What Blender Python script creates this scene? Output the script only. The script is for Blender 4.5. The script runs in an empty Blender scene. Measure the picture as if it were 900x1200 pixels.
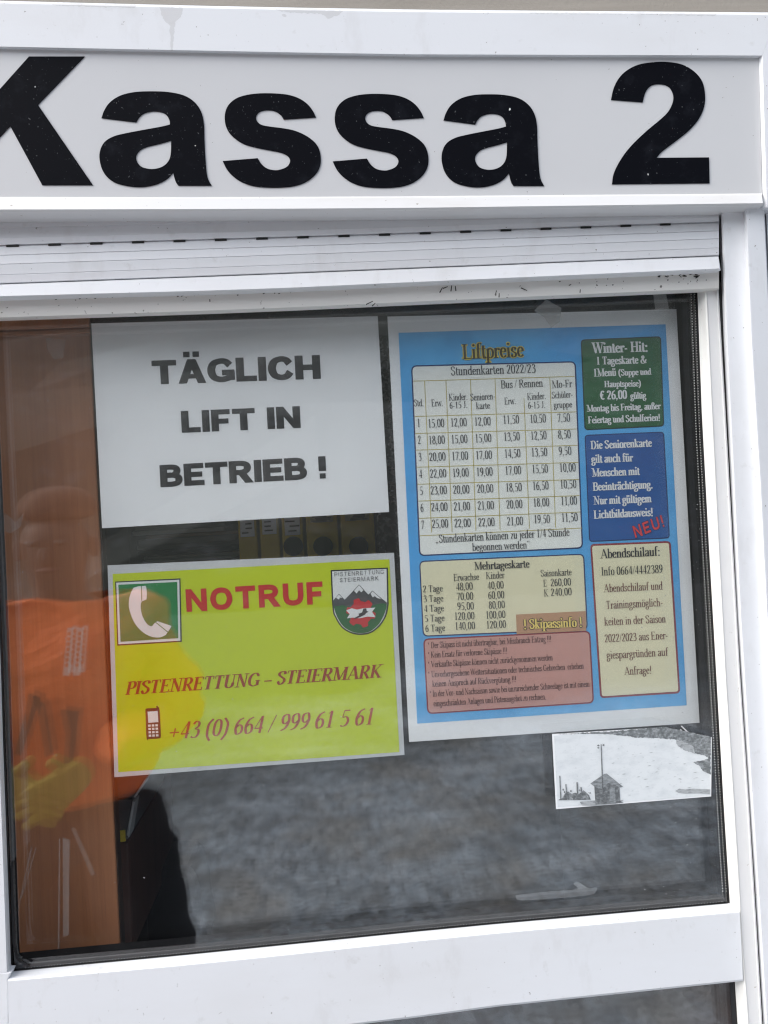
import bpy, bmesh, math, random
from mathutils import Vector, Matrix
random.seed(7)
scene = bpy.context.scene
COL = scene.collection
R = math.radians

# ------------------------------------------------------------------ camera
CAM_Z, DIST, FPX = 1.55, 0.89, 1000.0          # eye height, distance to the glass, focal length (px of a 1200 px tall frame)
YAW, ROLL = R(4.2), R(3.2)
_r0 = Vector((math.cos(YAW), -math.sin(YAW), 0)); _f = Vector((math.sin(YAW), math.cos(YAW), 0)); _u0 = Vector((0, 0, 1))
_r = _r0 * math.cos(ROLL) - _u0 * math.sin(ROLL); _u = _r0 * math.sin(ROLL) + _u0 * math.cos(ROLL)
EYE = Vector((0, -DIST, CAM_Z))
cd = bpy.data.cameras.new('camera'); cam = bpy.data.objects.new('camera', cd); COL.objects.link(cam)
M = Matrix((_r, _u, -_f)).transposed().to_4x4(); M.translation = EYE
cam.matrix_world = M
cd.sensor_fit = 'VERTICAL'; cd.sensor_height = 24.0; cd.lens = 24.0 * FPX / 1200.0
cd.clip_start = 0.01; cd.clip_end = 3000
scene.camera = cam

# ------------------------------------------------------------------ light
SUN_EL, SUN_AZ = R(42), R(250)                  # azimuth from +Y (into the booth), clockwise
w = bpy.data.worlds.new('World'); scene.world = w; w.use_nodes = True
nt = w.node_tree; nt.nodes.clear()
sky = nt.nodes.new('ShaderNodeTexSky'); sky.sky_type = 'NISHITA'; sky.sun_disc = False
sky.sun_elevation = SUN_EL; sky.sun_rotation = SUN_AZ; sky.air_density = 1.0; sky.dust_density = 1.5; sky.ozone_density = 1.0
bg = nt.nodes.new('ShaderNodeBackground'); bg.inputs['Strength'].default_value = 0.15
wo = nt.nodes.new('ShaderNodeOutputWorld')
hs_ = nt.nodes.new('ShaderNodeHueSaturation'); hs_.inputs['Saturation'].default_value = 0.42      # thin overcast
nt.links.new(sky.outputs[0], hs_.inputs['Color']); nt.links.new(hs_.outputs[0], bg.inputs[0]); nt.links.new(bg.outputs[0], wo.inputs[0])
sl = bpy.data.lights.new('sun', 'SUN'); sl.energy = 1.9; sl.angle = R(60); sl.color = (1.0, 0.97, 0.93)
so = bpy.data.objects.new('sun', sl); COL.objects.link(so)
sd = Vector((math.sin(SUN_AZ) * math.cos(SUN_EL), math.cos(SUN_AZ) * math.cos(SUN_EL), math.sin(SUN_EL)))
so.rotation_euler = sd.to_track_quat('Z', 'Y').to_euler(); so.location = (0, -6, 8)
scene.view_settings.view_transform = 'Standard'; scene.view_settings.look = 'None'
scene.view_settings.gamma = 1.0; scene.view_settings.exposure = 1.0
try:
    scene.cycles.transparent_max_bounces = 24; scene.cycles.max_bounces = 10; scene.cycles.glossy_bounces = 5
    scene.cycles.use_adaptive_sampling = False
    scene.cycles.use_denoising = True
    scene.cycles.sample_clamp_indirect = 4.0
    scene.cycles.filter_width = 1.2
except Exception:
    pass

def at(px, py, Y=0.0):
    """point of the upright plane y=Y that was measured at (px, py) in the photograph"""
    d = _r * ((px - 450) / FPX) + _u * ((600 - py) / FPX) + _f
    return EYE + d * ((Y + DIST) / d.y)

# ------------------------------------------------------------------ materials
def srgb(r, g, b):
    f = lambda c: (c / 255 / 12.92) if c <= 10 else ((c / 255 + 0.055) / 1.055) ** 2.4
    return (f(r), f(g), f(b))
def mat(name, col, rough=0.5, metal=0.0, spec=0.5):
    m = bpy.data.materials.new(name); m.use_nodes = True
    b = m.node_tree.nodes['Principled BSDF']
    b.inputs['Base Color'].default_value = (*col, 1); b.inputs['Roughness'].default_value = rough
    b.inputs['Metallic'].default_value = metal; b.inputs['Specular IOR Level'].default_value = spec
    return m
def vary(m, layers, bump=None):
    """layers: (scale_xyz, detail, lo, hi, colour, amount): noise patches of another colour over the base"""
    n = m.node_tree.nodes; l = m.node_tree.links; b = n['Principled BSDF']
    tc = n.new('ShaderNodeTexCoord'); prev = None
    base = tuple(b.inputs['Base Color'].default_value)
    for (sc, det, lo, hi, colr, amt) in layers:
        mp = n.new('ShaderNodeMapping'); mp.inputs['Scale'].default_value = sc
        mp.inputs['Location'].default_value = (random.uniform(-9, 9),) * 3
        no = n.new('ShaderNodeTexNoise'); no.inputs['Scale'].default_value = 1; no.inputs['Detail'].default_value = det
        no.inputs['Roughness'].default_value = 0.6
        rp = n.new('ShaderNodeMapRange'); rp.inputs['From Min'].default_value = lo; rp.inputs['From Max'].default_value = hi
        rp.inputs['To Max'].default_value = amt; rp.clamp = True
        mx = n.new('ShaderNodeMix'); mx.data_type = 'RGBA'
        l.new(tc.outputs['Object'], mp.inputs['Vector']); l.new(mp.outputs[0], no.inputs['Vector'])
        l.new(no.outputs['Fac'], rp.inputs['Value']); l.new(rp.outputs[0], mx.inputs['Factor'])
        if prev is None: mx.inputs['A'].default_value = base
        else: l.new(prev, mx.inputs['A'])
        mx.inputs['B'].default_value = (*colr, 1)
        prev = mx.outputs['Result']
    if prev is not None: l.new(prev, b.inputs['Base Color'])
    if bump:
        sc, det, dist, strength = bump
        mp = n.new('ShaderNodeMapping'); mp.inputs['Scale'].default_value = sc
        no = n.new('ShaderNodeTexNoise'); no.inputs['Scale'].default_value = 1; no.inputs['Detail'].default_value = det
        bp = n.new('ShaderNodeBump'); bp.inputs['Distance'].default_value = dist; bp.inputs['Strength'].default_value = strength
        l.new(tc.outputs['Object'], mp.inputs['Vector']); l.new(mp.outputs[0], no.inputs['Vector'])
        l.new(no.outputs['Fac'], bp.inputs['Height']); l.new(bp.outputs[0], b.inputs['Normal'])
    return m
DIRT = (0.30, 0.26, 0.21)
PVC = vary(mat('white_pvc', (0.765, 0.78, 0.805), 0.38),
           [((3, 3, 9), 5, 0.45, 0.8, (0.66, 0.655, 0.65), 0.5), ((260, 260, 260), 2, 0.735, 0.76, (0.16, 0.14, 0.12), 0.75), ((30, 30, 12), 7, 0.58, 0.85, DIRT, 0.22), ((70, 70, 70), 5, 0.62, 0.8, (.45, .44, .41), 0.35)],
           ((400, 400, 400), 2, 0.0004, 0.12))
CREAM = vary(mat('weathered_cream_pvc', (0.74, 0.73, 0.695), 0.45),
             [((6, 6, 30), 6, 0.5, 0.75, (0.52, 0.48, 0.42), 0.5), ((190, 190, 190), 3, 0.68, 0.71, (0.07, 0.06, 0.05), 0.85)])
BEADM = vary(mat('bead_pvc', (0.80, 0.795, 0.765), 0.4), [((200, 200, 200), 3, 0.72, 0.75, (0.3, 0.27, 0.22), 0.6), ((8, 8, 3), 5, 0.5, 0.8, (0.7, 0.69, 0.65), 0.6)])
SIGNM = vary(mat('sign_face_grey', (0.60, 0.605, 0.615), 0.33),
             [((4, 4, 4), 4, 0.4, 0.7, (0.565, 0.57, 0.58), 0.7), ((240, 240, 240), 2, 0.745, 0.765, (0.15, 0.13, 0.11), 0.8)])
LETTER = vary(mat('black_vinyl', (0.003, 0.0035, 0.006), 0.6, 0, 0.06),
              [((60, 60, 60), 8, 0.55, 0.8, (0.016, 0.018, 0.024), 0.6), ((420, 420, 420), 2, 0.70, 0.78, (0.42, 0.44, 0.46), 0.4), ((130, 130, 130), 1, 0.795, 0.81, (0.7, 0.72, 0.72), 0.9)])
FASCIA = vary(mat('fascia_render', (0.36, 0.33, 0.29), 0.85), [((2, 8, 40), 6, 0.4, 0.7, (0.26, 0.235, 0.20), 0.8)], ((300, 300, 300), 4, 0.001, 0.5))
RUBBER = mat('black_rubber', (0.012, 0.012, 0.013), 0.55)
SPACER = mat('black_spacer', (0.008, 0.008, 0.009), 0.8, 0, 0.1)
DOTM = mat('spacer_dot', (0.62, 0.62, 0.60), 0.5)
DARK = mat('slot_dark', (0.008, 0.008, 0.008), 0.7)
DUST = mat('dust', (0.55, 0.56, 0.56), 0.9)
SCUFF = mat('black_scuff', (0.03, 0.027, 0.024), 0.8)

def glass_mat(name, fac, tint):
    m = bpy.data.materials.new(name); m.use_nodes = True; n = m.node_tree.nodes; l = m.node_tree.links; n.clear()
    t = n.new('ShaderNodeBsdfTransparent'); t.inputs[0].default_value = (*tint, 1)
    g = n.new('ShaderNodeBsdfGlossy'); g.inputs['Roughness'].default_value = 0.024; g.inputs['Color'].default_value = (1, 1, 1, 1)
    mx = n.new('ShaderNodeMixShader'); mx.inputs[0].default_value = fac
    o = n.new('ShaderNodeOutputMaterial')
    l.new(t.outputs[0], mx.inputs[1]); l.new(g.outputs[0], mx.inputs[2]); l.new(mx.outputs[0], o.inputs[0])
    return m
GLASS = glass_mat('glass', 0.082, (0.992, 0.996, 0.996))
def film_mat(name, colr, fac, rough=0.6):
    """thin milky film: part transparent, part diffuse"""
    m = bpy.data.materials.new(name); m.use_nodes = True; n = m.node_tree.nodes; l = m.node_tree.links; n.clear()
    t = n.new('ShaderNodeBsdfTransparent'); d = n.new('ShaderNodeBsdfDiffuse'); d.inputs[0].default_value = (*colr, 1)
    mx = n.new('ShaderNodeMixShader'); mx.inputs[0].default_value = fac; o = n.new('ShaderNodeOutputMaterial')
    l.new(t.outputs[0], mx.inputs[1]); l.new(d.outputs[0], mx.inputs[2]); l.new(mx.outputs[0], o.inputs[0])
    return m
TAPE = film_mat('clear_tape', (0.8, 0.8, 0.78), 0.35)
STREAK = film_mat('glue_streak', (0.85, 0.83, 0.8), 0.13)
SMEAR = film_mat('pale_smear', (0.75, 0.77, 0.8), 0.17)

# ------------------------------------------------------------------ objects
ROOT = {}
def children_loc(parent):
    p = parent
    while p.parent: p = p.parent
    return p.location.copy()
def thing(name, label, cat, loc, group=None, kind=None):
    o = bpy.data.objects.new(name, None); o.empty_display_size = 0.05; COL.objects.link(o); o.location = loc
    tag(o, label, cat, group, kind); return o
def tag(o, label=None, cat=None, group=None, kind=None):
    if label: o['label'] = label
    if cat: o['category'] = cat
    if group: o['group'] = group
    if kind: o['kind'] = kind
    return o
def obj(name, bm, mats, parent=None, smooth=False):
    me = bpy.data.meshes.new(name)
    if isinstance(mats, (list, tuple)):
        for m in mats: me.materials.append(m)
    else: me.materials.append(mats)
    if parent is not None:
        bmesh.ops.translate(bm, vec=-children_loc(parent), verts=bm.verts); loc = Vector((0, 0, 0))
    else:
        lo = [min(v.co[i] for v in bm.verts) for i in range(3)]; hi = [max(v.co[i] for v in bm.verts) for i in range(3)]
        loc = Vector(((lo[0] + hi[0]) / 2, (lo[1] + hi[1]) / 2, lo[2]))
        bmesh.ops.translate(bm, vec=-loc, verts=bm.verts)
    if smooth:
        for f in bm.faces: f.smooth = True
    bm.to_mesh(me); bm.free()
    o = bpy.data.objects.new(name, me); COL.objects.link(o)
    if parent is not None: o.parent = parent
    o.location = loc
    return o
def BM(): return bmesh.new()
def face(bm, pts, mi=0):
    try:
        f = bm.faces.new([bm.verts.new(p) for p in pts]); f.material_index = mi; return f
    except ValueError: return None
def flat(bm, pxs, Y, mi=0):
    return face(bm, [at(x, y, Y) for x, y in pxs], mi)
def prism(bm, pxs, Y0, Y1, mi=0, bevel=0.0):
    """outline measured on the plane Y0 (nearer the street), pushed straight back to Y1"""
    fr = [bm.verts.new(at(x, y, Y0)) for x, y in pxs]; bk = [bm.verts.new(Vector((v.co.x, Y1, v.co.z))) for v in fr]
    n = len(fr); fs = [bm.faces.new(fr), bm.faces.new(bk[::-1])]
    for i in range(n): fs.append(bm.faces.new((fr[i], bk[i], bk[(i + 1) % n], fr[(i + 1) % n])))
    for f in fs: f.material_index = mi
    bmesh.ops.recalc_face_normals(bm, faces=fs)
    if bevel:
        es = list({e for f in fs for e in f.edges if e.verts[0] in fr and e.verts[1] in fr})
        bmesh.ops.bevel(bm, geom=es, offset=bevel, segments=2, affect='EDGES', profile=0.5)
def box(bm, c, s, mi=0, bevel=0.0, rot=None):
    r = bmesh.ops.create_cube(bm, size=1.0); vs = r['verts']
    bmesh.ops.scale(bm, vec=s, verts=vs)
    if rot: bmesh.ops.rotate(bm, matrix=rot, verts=vs)
    bmesh.ops.translate(bm, vec=c, verts=vs)
    fs = list({f for v in vs for f in v.link_faces})
    for f in fs: f.material_index = mi
    if bevel:
        bmesh.ops.bevel(bm, geom=list({e for f in fs for e in f.edges}), offset=bevel, segments=2, affect='EDGES', profile=0.5)
def interp(tab, t):
    """piecewise linear through (t, value) with straight continuation outside"""
    i = 0
    while i < len(tab) - 2 and t > tab[i + 1][0]: i += 1
    (a, va), (b, vb) = tab[i], tab[i + 1]
    return va + (vb - va) * (t - a) / (b - a)
def loft(bm, rows, Yback, mi=0):
    """rows: lists of points of equal length (profile steps); closed to the back plane and at both ends"""
    full = [[Vector((p.x, Yback, p.z)) for p in rows[0]]] + rows + [[Vector((p.x, Yback, p.z)) for p in rows[-1]]]
    V = [[bm.verts.new(p) for p in r] for r in full]; fs = []
    for a, b in zip(V, V[1:]):
        for i in range(len(a) - 1): fs.append(bm.faces.new((a[i], a[i + 1], b[i + 1], b[i])))
    for i in range(len(V[0]) - 1): fs.append(bm.faces.new((V[-1][i], V[-1][i + 1], V[0][i + 1], V[0][i])))
    fs.append(bm.faces.new([r[0] for r in V])); fs.append(bm.faces.new([r[-1] for r in V][::-1]))
    bmesh.ops.recalc_face_normals(bm, faces=fs)
    for f in fs: f.material_index = mi
def hrow(tab, x0, x1, Y, off=0.0, n=9):
    return [at(x, interp(tab, x) + off, Y) for x in [x0 + (x1 - x0) * i / n for i in range(n + 1)]]
def vrow(tab, y0, y1, Y, off=0.0, n=9):
    return [at(interp(tab, y) + off, y, Y) for y in [y0 + (y1 - y0) * i / n for i in range(n + 1)]]
def spline(pts, closed=False, n=4):
    """Catmull-Rom through pts"""
    P = [Vector(p) for p in pts]; N = len(P); out = []
    if N < 3 and not closed: return P
    rng = range(N) if closed else range(N - 1)
    for i in rng:
        p1, p2 = P[i], P[(i + 1) % N]
        p0 = P[(i - 1) % N] if closed or i > 0 else p1 * 2 - p2
        p3 = P[(i + 2) % N] if closed or i + 2 < N else p2 * 2 - p1
        for k in range(n):
            t = k / n
            out.append(0.5 * ((2 * p1) + (p2 - p0) * t + (2 * p0 - 5 * p1 + 4 * p2 - p3) * t * t + (3 * p1 - p0 - 3 * p2 + p3) * t ** 3))
    if not closed: out.append(P[-1])
    return out
def outline(segs):
    """segs: runs of smooth points; runs meet in corners"""
    out = []
    for i, s in enumerate(segs):
        nx = segs[(i + 1) % len(segs)][0]
        out += spline([(*p, 0) if len(p) == 2 else p for p in s + [nx]])[:-1]
    return [(p[0], p[1]) for p in out]
def rough(loop, step, amp):
    out = []
    for p, q in zip(loop, loop[1:] + loop[:1]):
        n = max(1, int((Vector(q) - Vector(p)).length / step))
        out += [(p[0] + (q[0] - p[0]) * k / n + (random.uniform(-amp, amp) if k else 0), p[1] + (q[1] - p[1]) * k / n + (random.uniform(-amp, amp) if k else 0)) for k in range(n)]
    return out
def filled(bm, loops, Y, thick=0.0, mi=0):
    """fill px loops (holes allowed) on plane Y, standing `thick` proud of it"""
    cu = bpy.data.curves.new('outline', 'CURVE'); cu.dimensions = '2D'; cu.fill_mode = 'BOTH' if thick else 'FRONT'
    cu.extrude = thick / 2
    for lp in loops:
        s = cu.splines.new('POLY'); s.points.add(len(lp) - 1); s.use_cyclic_u = True
        for q, (x, y) in zip(s.points, lp):
            p = at(x, y, Y - thick); q.co = (p.x, p.z, 0, 1)
    o = bpy.data.objects.new('outline', cu); COL.objects.link(o)
    dg = bpy.context.evaluated_depsgraph_get(); me = o.evaluated_get(dg).to_mesh()
    vs = [bm.verts.new((v.co.x, Y - thick / 2 - v.co.z, v.co.y)) for v in me.vertices]
    for p in me.polygons:
        try: f = bm.faces.new([vs[i] for i in p.vertices]); f.material_index = mi
        except ValueError: pass
    o.evaluated_get(dg).to_mesh_clear(); bpy.data.objects.remove(o); bpy.data.curves.remove(cu)
def rounded(q, r):
    """rounded quad outline, q = TL TR BR BL px"""
    out = []
    for i in range(4):
        p = Vector(q[i]); a = (Vector(q[i - 1]) - p).normalized() * r; b = (Vector(q[(i + 1) % 4]) - p).normalized() * r
        for k in range(6):
            t = k / 5; out.append(tuple((p + a) * (1 - t) ** 2 + p * 2 * t * (1 - t) + (p + b) * t * t))
    return out
def grow(q, d):
    c = Vector((sum(p[0] for p in q) / 4, sum(p[1] for p in q) / 4))
    return [(p[0] + (d if p[0] > c.x else -d), p[1] + (d if p[1] > c.y else -d)) for p in q]

# ------------------------------------------------------------------ lettering: a broad-pen serif and a heavy sans
SERIF = {
'A': (.72, 'l .09 .02 .35 .98 .35;l .35 1 .63 0 1;h .18 .52 .33;s .09 0;s .63 0'), 'B': (.64, 'v .16 0 1 bt;c .16,.98 .42,.97 .52,.76 .42,.55 .2,.53;c .2,.52 .48,.5 .58,.27 .46,.04 .16,.02'),
'C': (.68, 'c .6,.74 .5,.95 .36,.98 .16,.82 .1,.5 .16,.18 .38,.02 .62,.18'), 'D': (.73, 'v .16 0 1 bt;c .16,.98 .45,.95 .62,.5 .45,.05 .16,.02'),
'E': (.62, 'v .16 0 1 bt;h .12 .55 .98;h .16 .42 .52;h .12 .57 .02;l .54 .98 .54 .8 .3;l .56 .02 .56 .22 .3;l .42 .42 .42 .62 .3'),
'F': (.57, 'v .16 0 1 bt;h .12 .54 .98;h .16 .42 .5;l .53 .98 .53 .78 .3;l .42 .4 .42 .6 .3'),
'G': (.74, 'c .62,.76 .5,.95 .36,.98 .16,.82 .1,.5 .16,.18 .38,.02 .62,.1;v .62 .06 .42;s .62 .4'),
'H': (.75, 'v .16 0 1 bt;v .59 0 1 bt;h .16 .59 .52'), 'I': (.34, 'v .17 0 1 bt'), 'J': (.42, 'c .26,1 .26,.6 .26,.25 .2,.04 .06,.08;s .26 .97'),
'K': (.74, 'v .16 0 1 bt;l .2 .42 .57 .98 .35;l .28 .55 .62 0 1;s .57 .97;s .63 0'), 'L': (.61, 'v .16 0 1 bt;h .12 .56 .02;l .56 .02 .56 .24 .3'),
'M': (.9, 'l .14 .02 .14 1 .35;l .14 1 .45 .04 1;l .45 .04 .74 1 .35;v .76 0 1 bt;s .14 0;s .1 .97'),
'N': (.74, 'l .14 .02 .14 1 .35;l .14 1 .6 0 1;l .6 0 .6 .98 .35;s .14 0;s .6 .97;s .1 .97'),
'P': (.57, 'v .16 0 1 bt;c .16,.98 .42,.97 .52,.74 .42,.5 .18,.47'), 'R': (.68, 'v .16 0 1 bt;c .16,.98 .42,.97 .52,.75 .42,.53 .2,.5;l .32 .5 .6 0 1;s .63 0'),
'S': (.56, 'c .45,.76 .42,.93 .28,.98 .12,.88 .11,.72 .28,.55 .44,.4 .47,.2 .34,.03 .2,.02 .09,.25'),
'T': (.62, 'v .31 0 1 b;h .05 .57 .98;l .06 .98 .06 .78 .3;l .56 .98 .56 .78 .3'), 'U': (.75, 'c .17,1 .17,.5 .19,.15 .36,.02 .54,.12 .59,.4;l .59 .4 .59 .98 .35;s .17 .97;s .59 .97'),
'V': (.7, 'l .09 1 .36 0 1;l .36 0 .62 .98 .35;s .09 .97;s .62 .97'), 'W': (.96, 'l .06 1 .28 0 1;l .28 0 .48 .9 .35;l .46 1 .68 0 1;l .68 0 .9 .98 .35;s .06 .97;s .46 .97;s .9 .97'),
'a': (.46, 'c .09,.5 .14,.62 .24,.64 .34,.58 .35,.45;v .35 .1 .5;c .35,.38 .14,.3 .08,.15 .14,.03 .24,.04 .35,.16;c .35,.1 .38,.02 .46,.07'),
'b': (.5, 'v .12 0 1.03 l;c .12,.5 .26,.64 .41,.52 .44,.32 .4,.1 .25,.01 .12,.08'), 'c': (.43, 'c .37,.5 .32,.62 .22,.64 .11,.5 .08,.32 .14,.09 .26,.02 .4,.14'),
'd': (.51, 'v .39 .01 1.03 l;c .39,.52 .26,.64 .1,.52 .08,.32 .12,.08 .25,.01 .39,.1;s .43 0'), 'e': (.44, 'h .08 .38 .38;c .37,.38 .36,.54 .23,.64 .11,.52 .08,.32 .14,.09 .26,.02 .4,.14'),
'f': (.34, 'v .14 0 .8 b;c .14,.78 .17,.97 .27,1.02 .36,.96;h .03 .3 .64'),
'g': (.48, 'o .22,.64 .09,.53 .09,.37 .22,.26 .35,.37 .35,.53;h .3 .46 .62;c .14,.28 .08,.16 .18,.1 .34,.06 .41,-.08 .35,-.25 .2,-.31 .07,-.22 .09,-.08 .18,.02'),
'h': (.53, 'v .12 0 1.03 bl;c .12,.5 .24,.62 .36,.61 .4,.48;v .4 0 .5 b'), 'i': (.27, 'v .13 0 .65 bl;d .13 .9'), 'j': (.27, 'c .15,.65 .15,.0 .1,-.26 .0,-.27;d .15 .9'),
'k': (.52, 'v .12 0 1.03 bl;l .14 .3 .38 .63 .35;l .22 .38 .43 0 1;s .38 .62;s .44 0'), 'l': (.27, 'v .13 0 1.03 bl'),
'm': (.8, 'v .12 0 .65 bl;c .12,.5 .24,.62 .34,.61 .38,.48;v .38 0 .5 b;c .38,.5 .5,.62 .62,.61 .66,.48;v .66 0 .5 b'), 'n': (.53, 'v .12 0 .65 bl;c .12,.5 .24,.62 .36,.61 .4,.48;v .4 0 .5 b'),
'o': (.48, 'o .24,.64 .11,.55 .08,.33 .11,.1 .24,.01 .37,.1 .4,.33 .37,.55'), 'p': (.5, 'v .12 -.32 .65 bl;c .12,.5 .26,.64 .41,.52 .44,.32 .4,.1 .25,.01 .12,.1'),
'r': (.37, 'v .12 0 .65 bl;c .12,.45 .2,.58 .32,.62;d .33 .56'), 's': (.39, 'c .31,.5 .28,.62 .18,.64 .09,.54 .1,.42 .2,.34 .32,.24 .32,.1 .2,.01 .1,.03 .07,.18'),
'ß': (.51, 'c .13,0 .13,.8 .2,.98 .32,.99 .4,.85 .37,.7 .28,.56 .41,.42 .44,.2 .37,.03 .26,.04;s .1 0'), 't': (.3, 'c .13,.86 .13,.3 .15,.06 .22,.02 .3,.1;h .03 .28 .64'),
'u': (.53, 'c .12,.65 .12,.25 .16,.04 .26,.03 .4,.14;v .4 .0 .65 l;s .1 .62'), 'v': (.48, 'l .07 .65 .24 0 1;l .24 0 .41 .63 .35;s .07 .62;s .41 .62'),
'w': (.7, 'l .06 .65 .22 0 1;l .22 0 .35 .6 .35;l .34 .65 .5 0 1;l .5 0 .64 .63 .35;s .06 .62;s .64 .62'), 'z': (.42, 'h .06 .36 .63;l .08 .02 .35 .63 .9;h .06 .38 .02'),
'0': (.5, 'o .25,.98 .12,.85 .08,.5 .12,.15 .25,.02 .38,.15 .42,.5 .38,.85'), '1': (.5, 'v .26 0 1 b;l .12 .84 .24 .97 .35'),
'2': (.5, 'c .09,.75 .14,.92 .26,.97 .39,.86 .37,.65 .22,.32 .09,.06;H .06 .44 .05'), '3': (.5, 'c .1,.82 .22,.98 .37,.87 .35,.66 .2,.54;c .2,.53 .38,.46 .41,.22 .32,.04 .17,.02 .07,.09'),
'4': (.5, 'l .06 .3 .32 .98 .35;H .05 .46 .28;v .34 0 1'), '5': (.5, 'H .15 .43 .95;l .15 .97 .11 .56 .35;c .11,.55 .3,.57 .41,.35 .36,.11 .2,.02 .07,.07'),
'6': (.5, 'c .41,.97 .2,.83 .09,.5 .1,.25 .16,.05 .25,.02 .38,.11 .41,.3 .36,.5 .24,.57 .1,.42'), '7': (.5, 'H .06 .44 .95;l .42 .95 .18 0 .75;l .08 .95 .06 .78 .3'),
'8': (.5, 'o .25,.98 .13,.88 .13,.68 .25,.55 .37,.68 .37,.88;o .25,.54 .1,.4 .1,.14 .25,.02 .4,.14 .4,.4'), '9': (.5, 'c .09,.03 .3,.17 .41,.5 .4,.75 .34,.95 .25,.98 .12,.89 .09,.7 .14,.5 .26,.43 .4,.58'),
',': (.25, 'd .11 .04;l .13 .04 .07 -.17 .4'), '.': (.25, 'd .12 .04'), ':': (.27, 'd .13 .05;d .13 .55'), '-': (.33, 'H .04 .28 .33'), '–': (.55, 'H .04 .5 .33'), '/': (.3, 'l .02 -.02 .28 1 .4'),
'!': (.3, 'l .15 1 .15 .3 1;d .15 .04'), '(': (.34, 'c .3,1.05 .12,.75 .1,.4 .14,.05 .3,-.25'), ')': (.34, 'c .04,1.05 .22,.75 .24,.4 .2,.05 .04,-.25'),
'&': (.78, 'c .7,.5 .6,.2 .4,.02 .2,.02 .1,.2 .16,.42 .36,.6 .46,.8 .36,.97 .25,.9 .24,.72 .4,.35 .58,.08 .76,.08'), '*': (.4, 'l .2 .62 .2 .95 .6;l .08 .68 .32 .88 .5;l .08 .88 .32 .68 .5'),
'€': (.56, 'c .5,.82 .38,.97 .24,.88 .15,.5 .24,.12 .38,.02 .5,.14;H .03 .42 .58;H .03 .4 .42'), '„': (.42, 'd .1 .05;l .12 .04 .06 -.15 .4;d .28 .05;l .3 .04 .24 -.15 .4'), '“': (.42, 'd .1 .86;l .08 .86 .14 1.02 .4;d .28 .86;l .26 .86 .32 1.02 .4'),
'+': (.6, 'H .06 .54 .4;l .3 .14 .3 .66 .5'), ' ': (.25, ''), "'": (.2, 'l .1 1 .1 .8 .5')}
for k, b in (('ä', 'a'), ('ö', 'o'), ('ü', 'u')): SERIF[k] = (SERIF[b][0], SERIF[b][1] + ';d .14 .88;d .34 .88')
SANS = {
'T': (.95, 'L .16 .88 .79 .88;L .475 .12 .475 .88'), 'L': (.8, 'L .16 .12 .16 .88;L .16 .12 .64 .12'), 'I': (.34, 'L .17 .12 .17 .88'),
'F': (.82, 'L .16 .12 .16 .88;L .16 .88 .63 .88;L .16 .46 .56 .46'), 'E': (.86, 'L .16 .12 .16 .88;L .16 .88 .68 .88;L .16 .5 .62 .5;L .16 .12 .7 .12'),
'H': (.98, 'L .16 .12 .16 .88;L .82 .12 .82 .88;L .16 .5 .82 .5'), 'N': (1.0, 'L .16 .12 .16 .88;L .84 .12 .84 .88;X .15 1 .85 0 .9'),
'A': (1.08, 'X .17 0 .54 1 1;X .54 1 .91 0 1;l .3 .29 .78 .29 .8'), 'Ä': (1.08, 'X .17 0 .54 1 1;X .54 1 .91 0 1;l .3 .29 .78 .29 .8;q .36 1.2;q .72 1.2'),
'C': (1.0, 'c .84,.68 .7,.84 .5,.88 .26,.78 .16,.5 .26,.22 .5,.12 .72,.17 .86,.34'), 'G': (1.06, 'c .88,.7 .72,.85 .52,.88 .26,.78 .16,.5 .26,.22 .52,.12 .76,.16 .9,.22;L .9 .2 .9 .36;L .72 .4 .88 .4'),
'B': (.96, 'L .16 .12 .16 .88;c .16,.88 .5,.88 .67,.83 .72,.71 .66,.58 .5,.52 .16,.52;c .16,.52 .52,.52 .73,.45 .79,.32 .73,.18 .54,.12 .16,.12'),
'R': (1.0, 'L .16 .12 .16 .88;c .16,.88 .52,.88 .72,.82 .78,.68 .71,.54 .52,.48 .16,.48;X .5 .5 .84 0 1.05'), '!': (.34, 'l .17 1 .17 .34 1.0;q .17 .12'),
'O': (1.06, 'o .53,.88 .27,.79 .16,.5 .27,.21 .53,.12 .79,.21 .9,.5 .79,.79'), 'U': (.98, 'c .16,1 .16,.7 .16,.42 .24,.2 .49,.12 .74,.2 .82,.42 .82,.7 .82,1'),
'P': (.92, 'L .16 .12 .16 .88;c .16,.88 .52,.88 .7,.82 .76,.66 .69,.5 .52,.44 .16,.44'), 'S': (.9, 'c .76,.7 .62,.86 .42,.88 .2,.8 .18,.64 .42,.52 .68,.4 .72,.24 .5,.12 .3,.13 .14,.32'),
'M': (1.15, 'L .16 .12 .16 .88;L .99 .12 .99 .88;X .16 1 .575 0 .9;X .575 0 .99 1 .9'), 'K': (1.0, 'L .16 .12 .16 .88;X .3 .4 .84 1 .9;X .42 .55 .88 0 .9'), ' ': (.38, '')}
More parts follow.
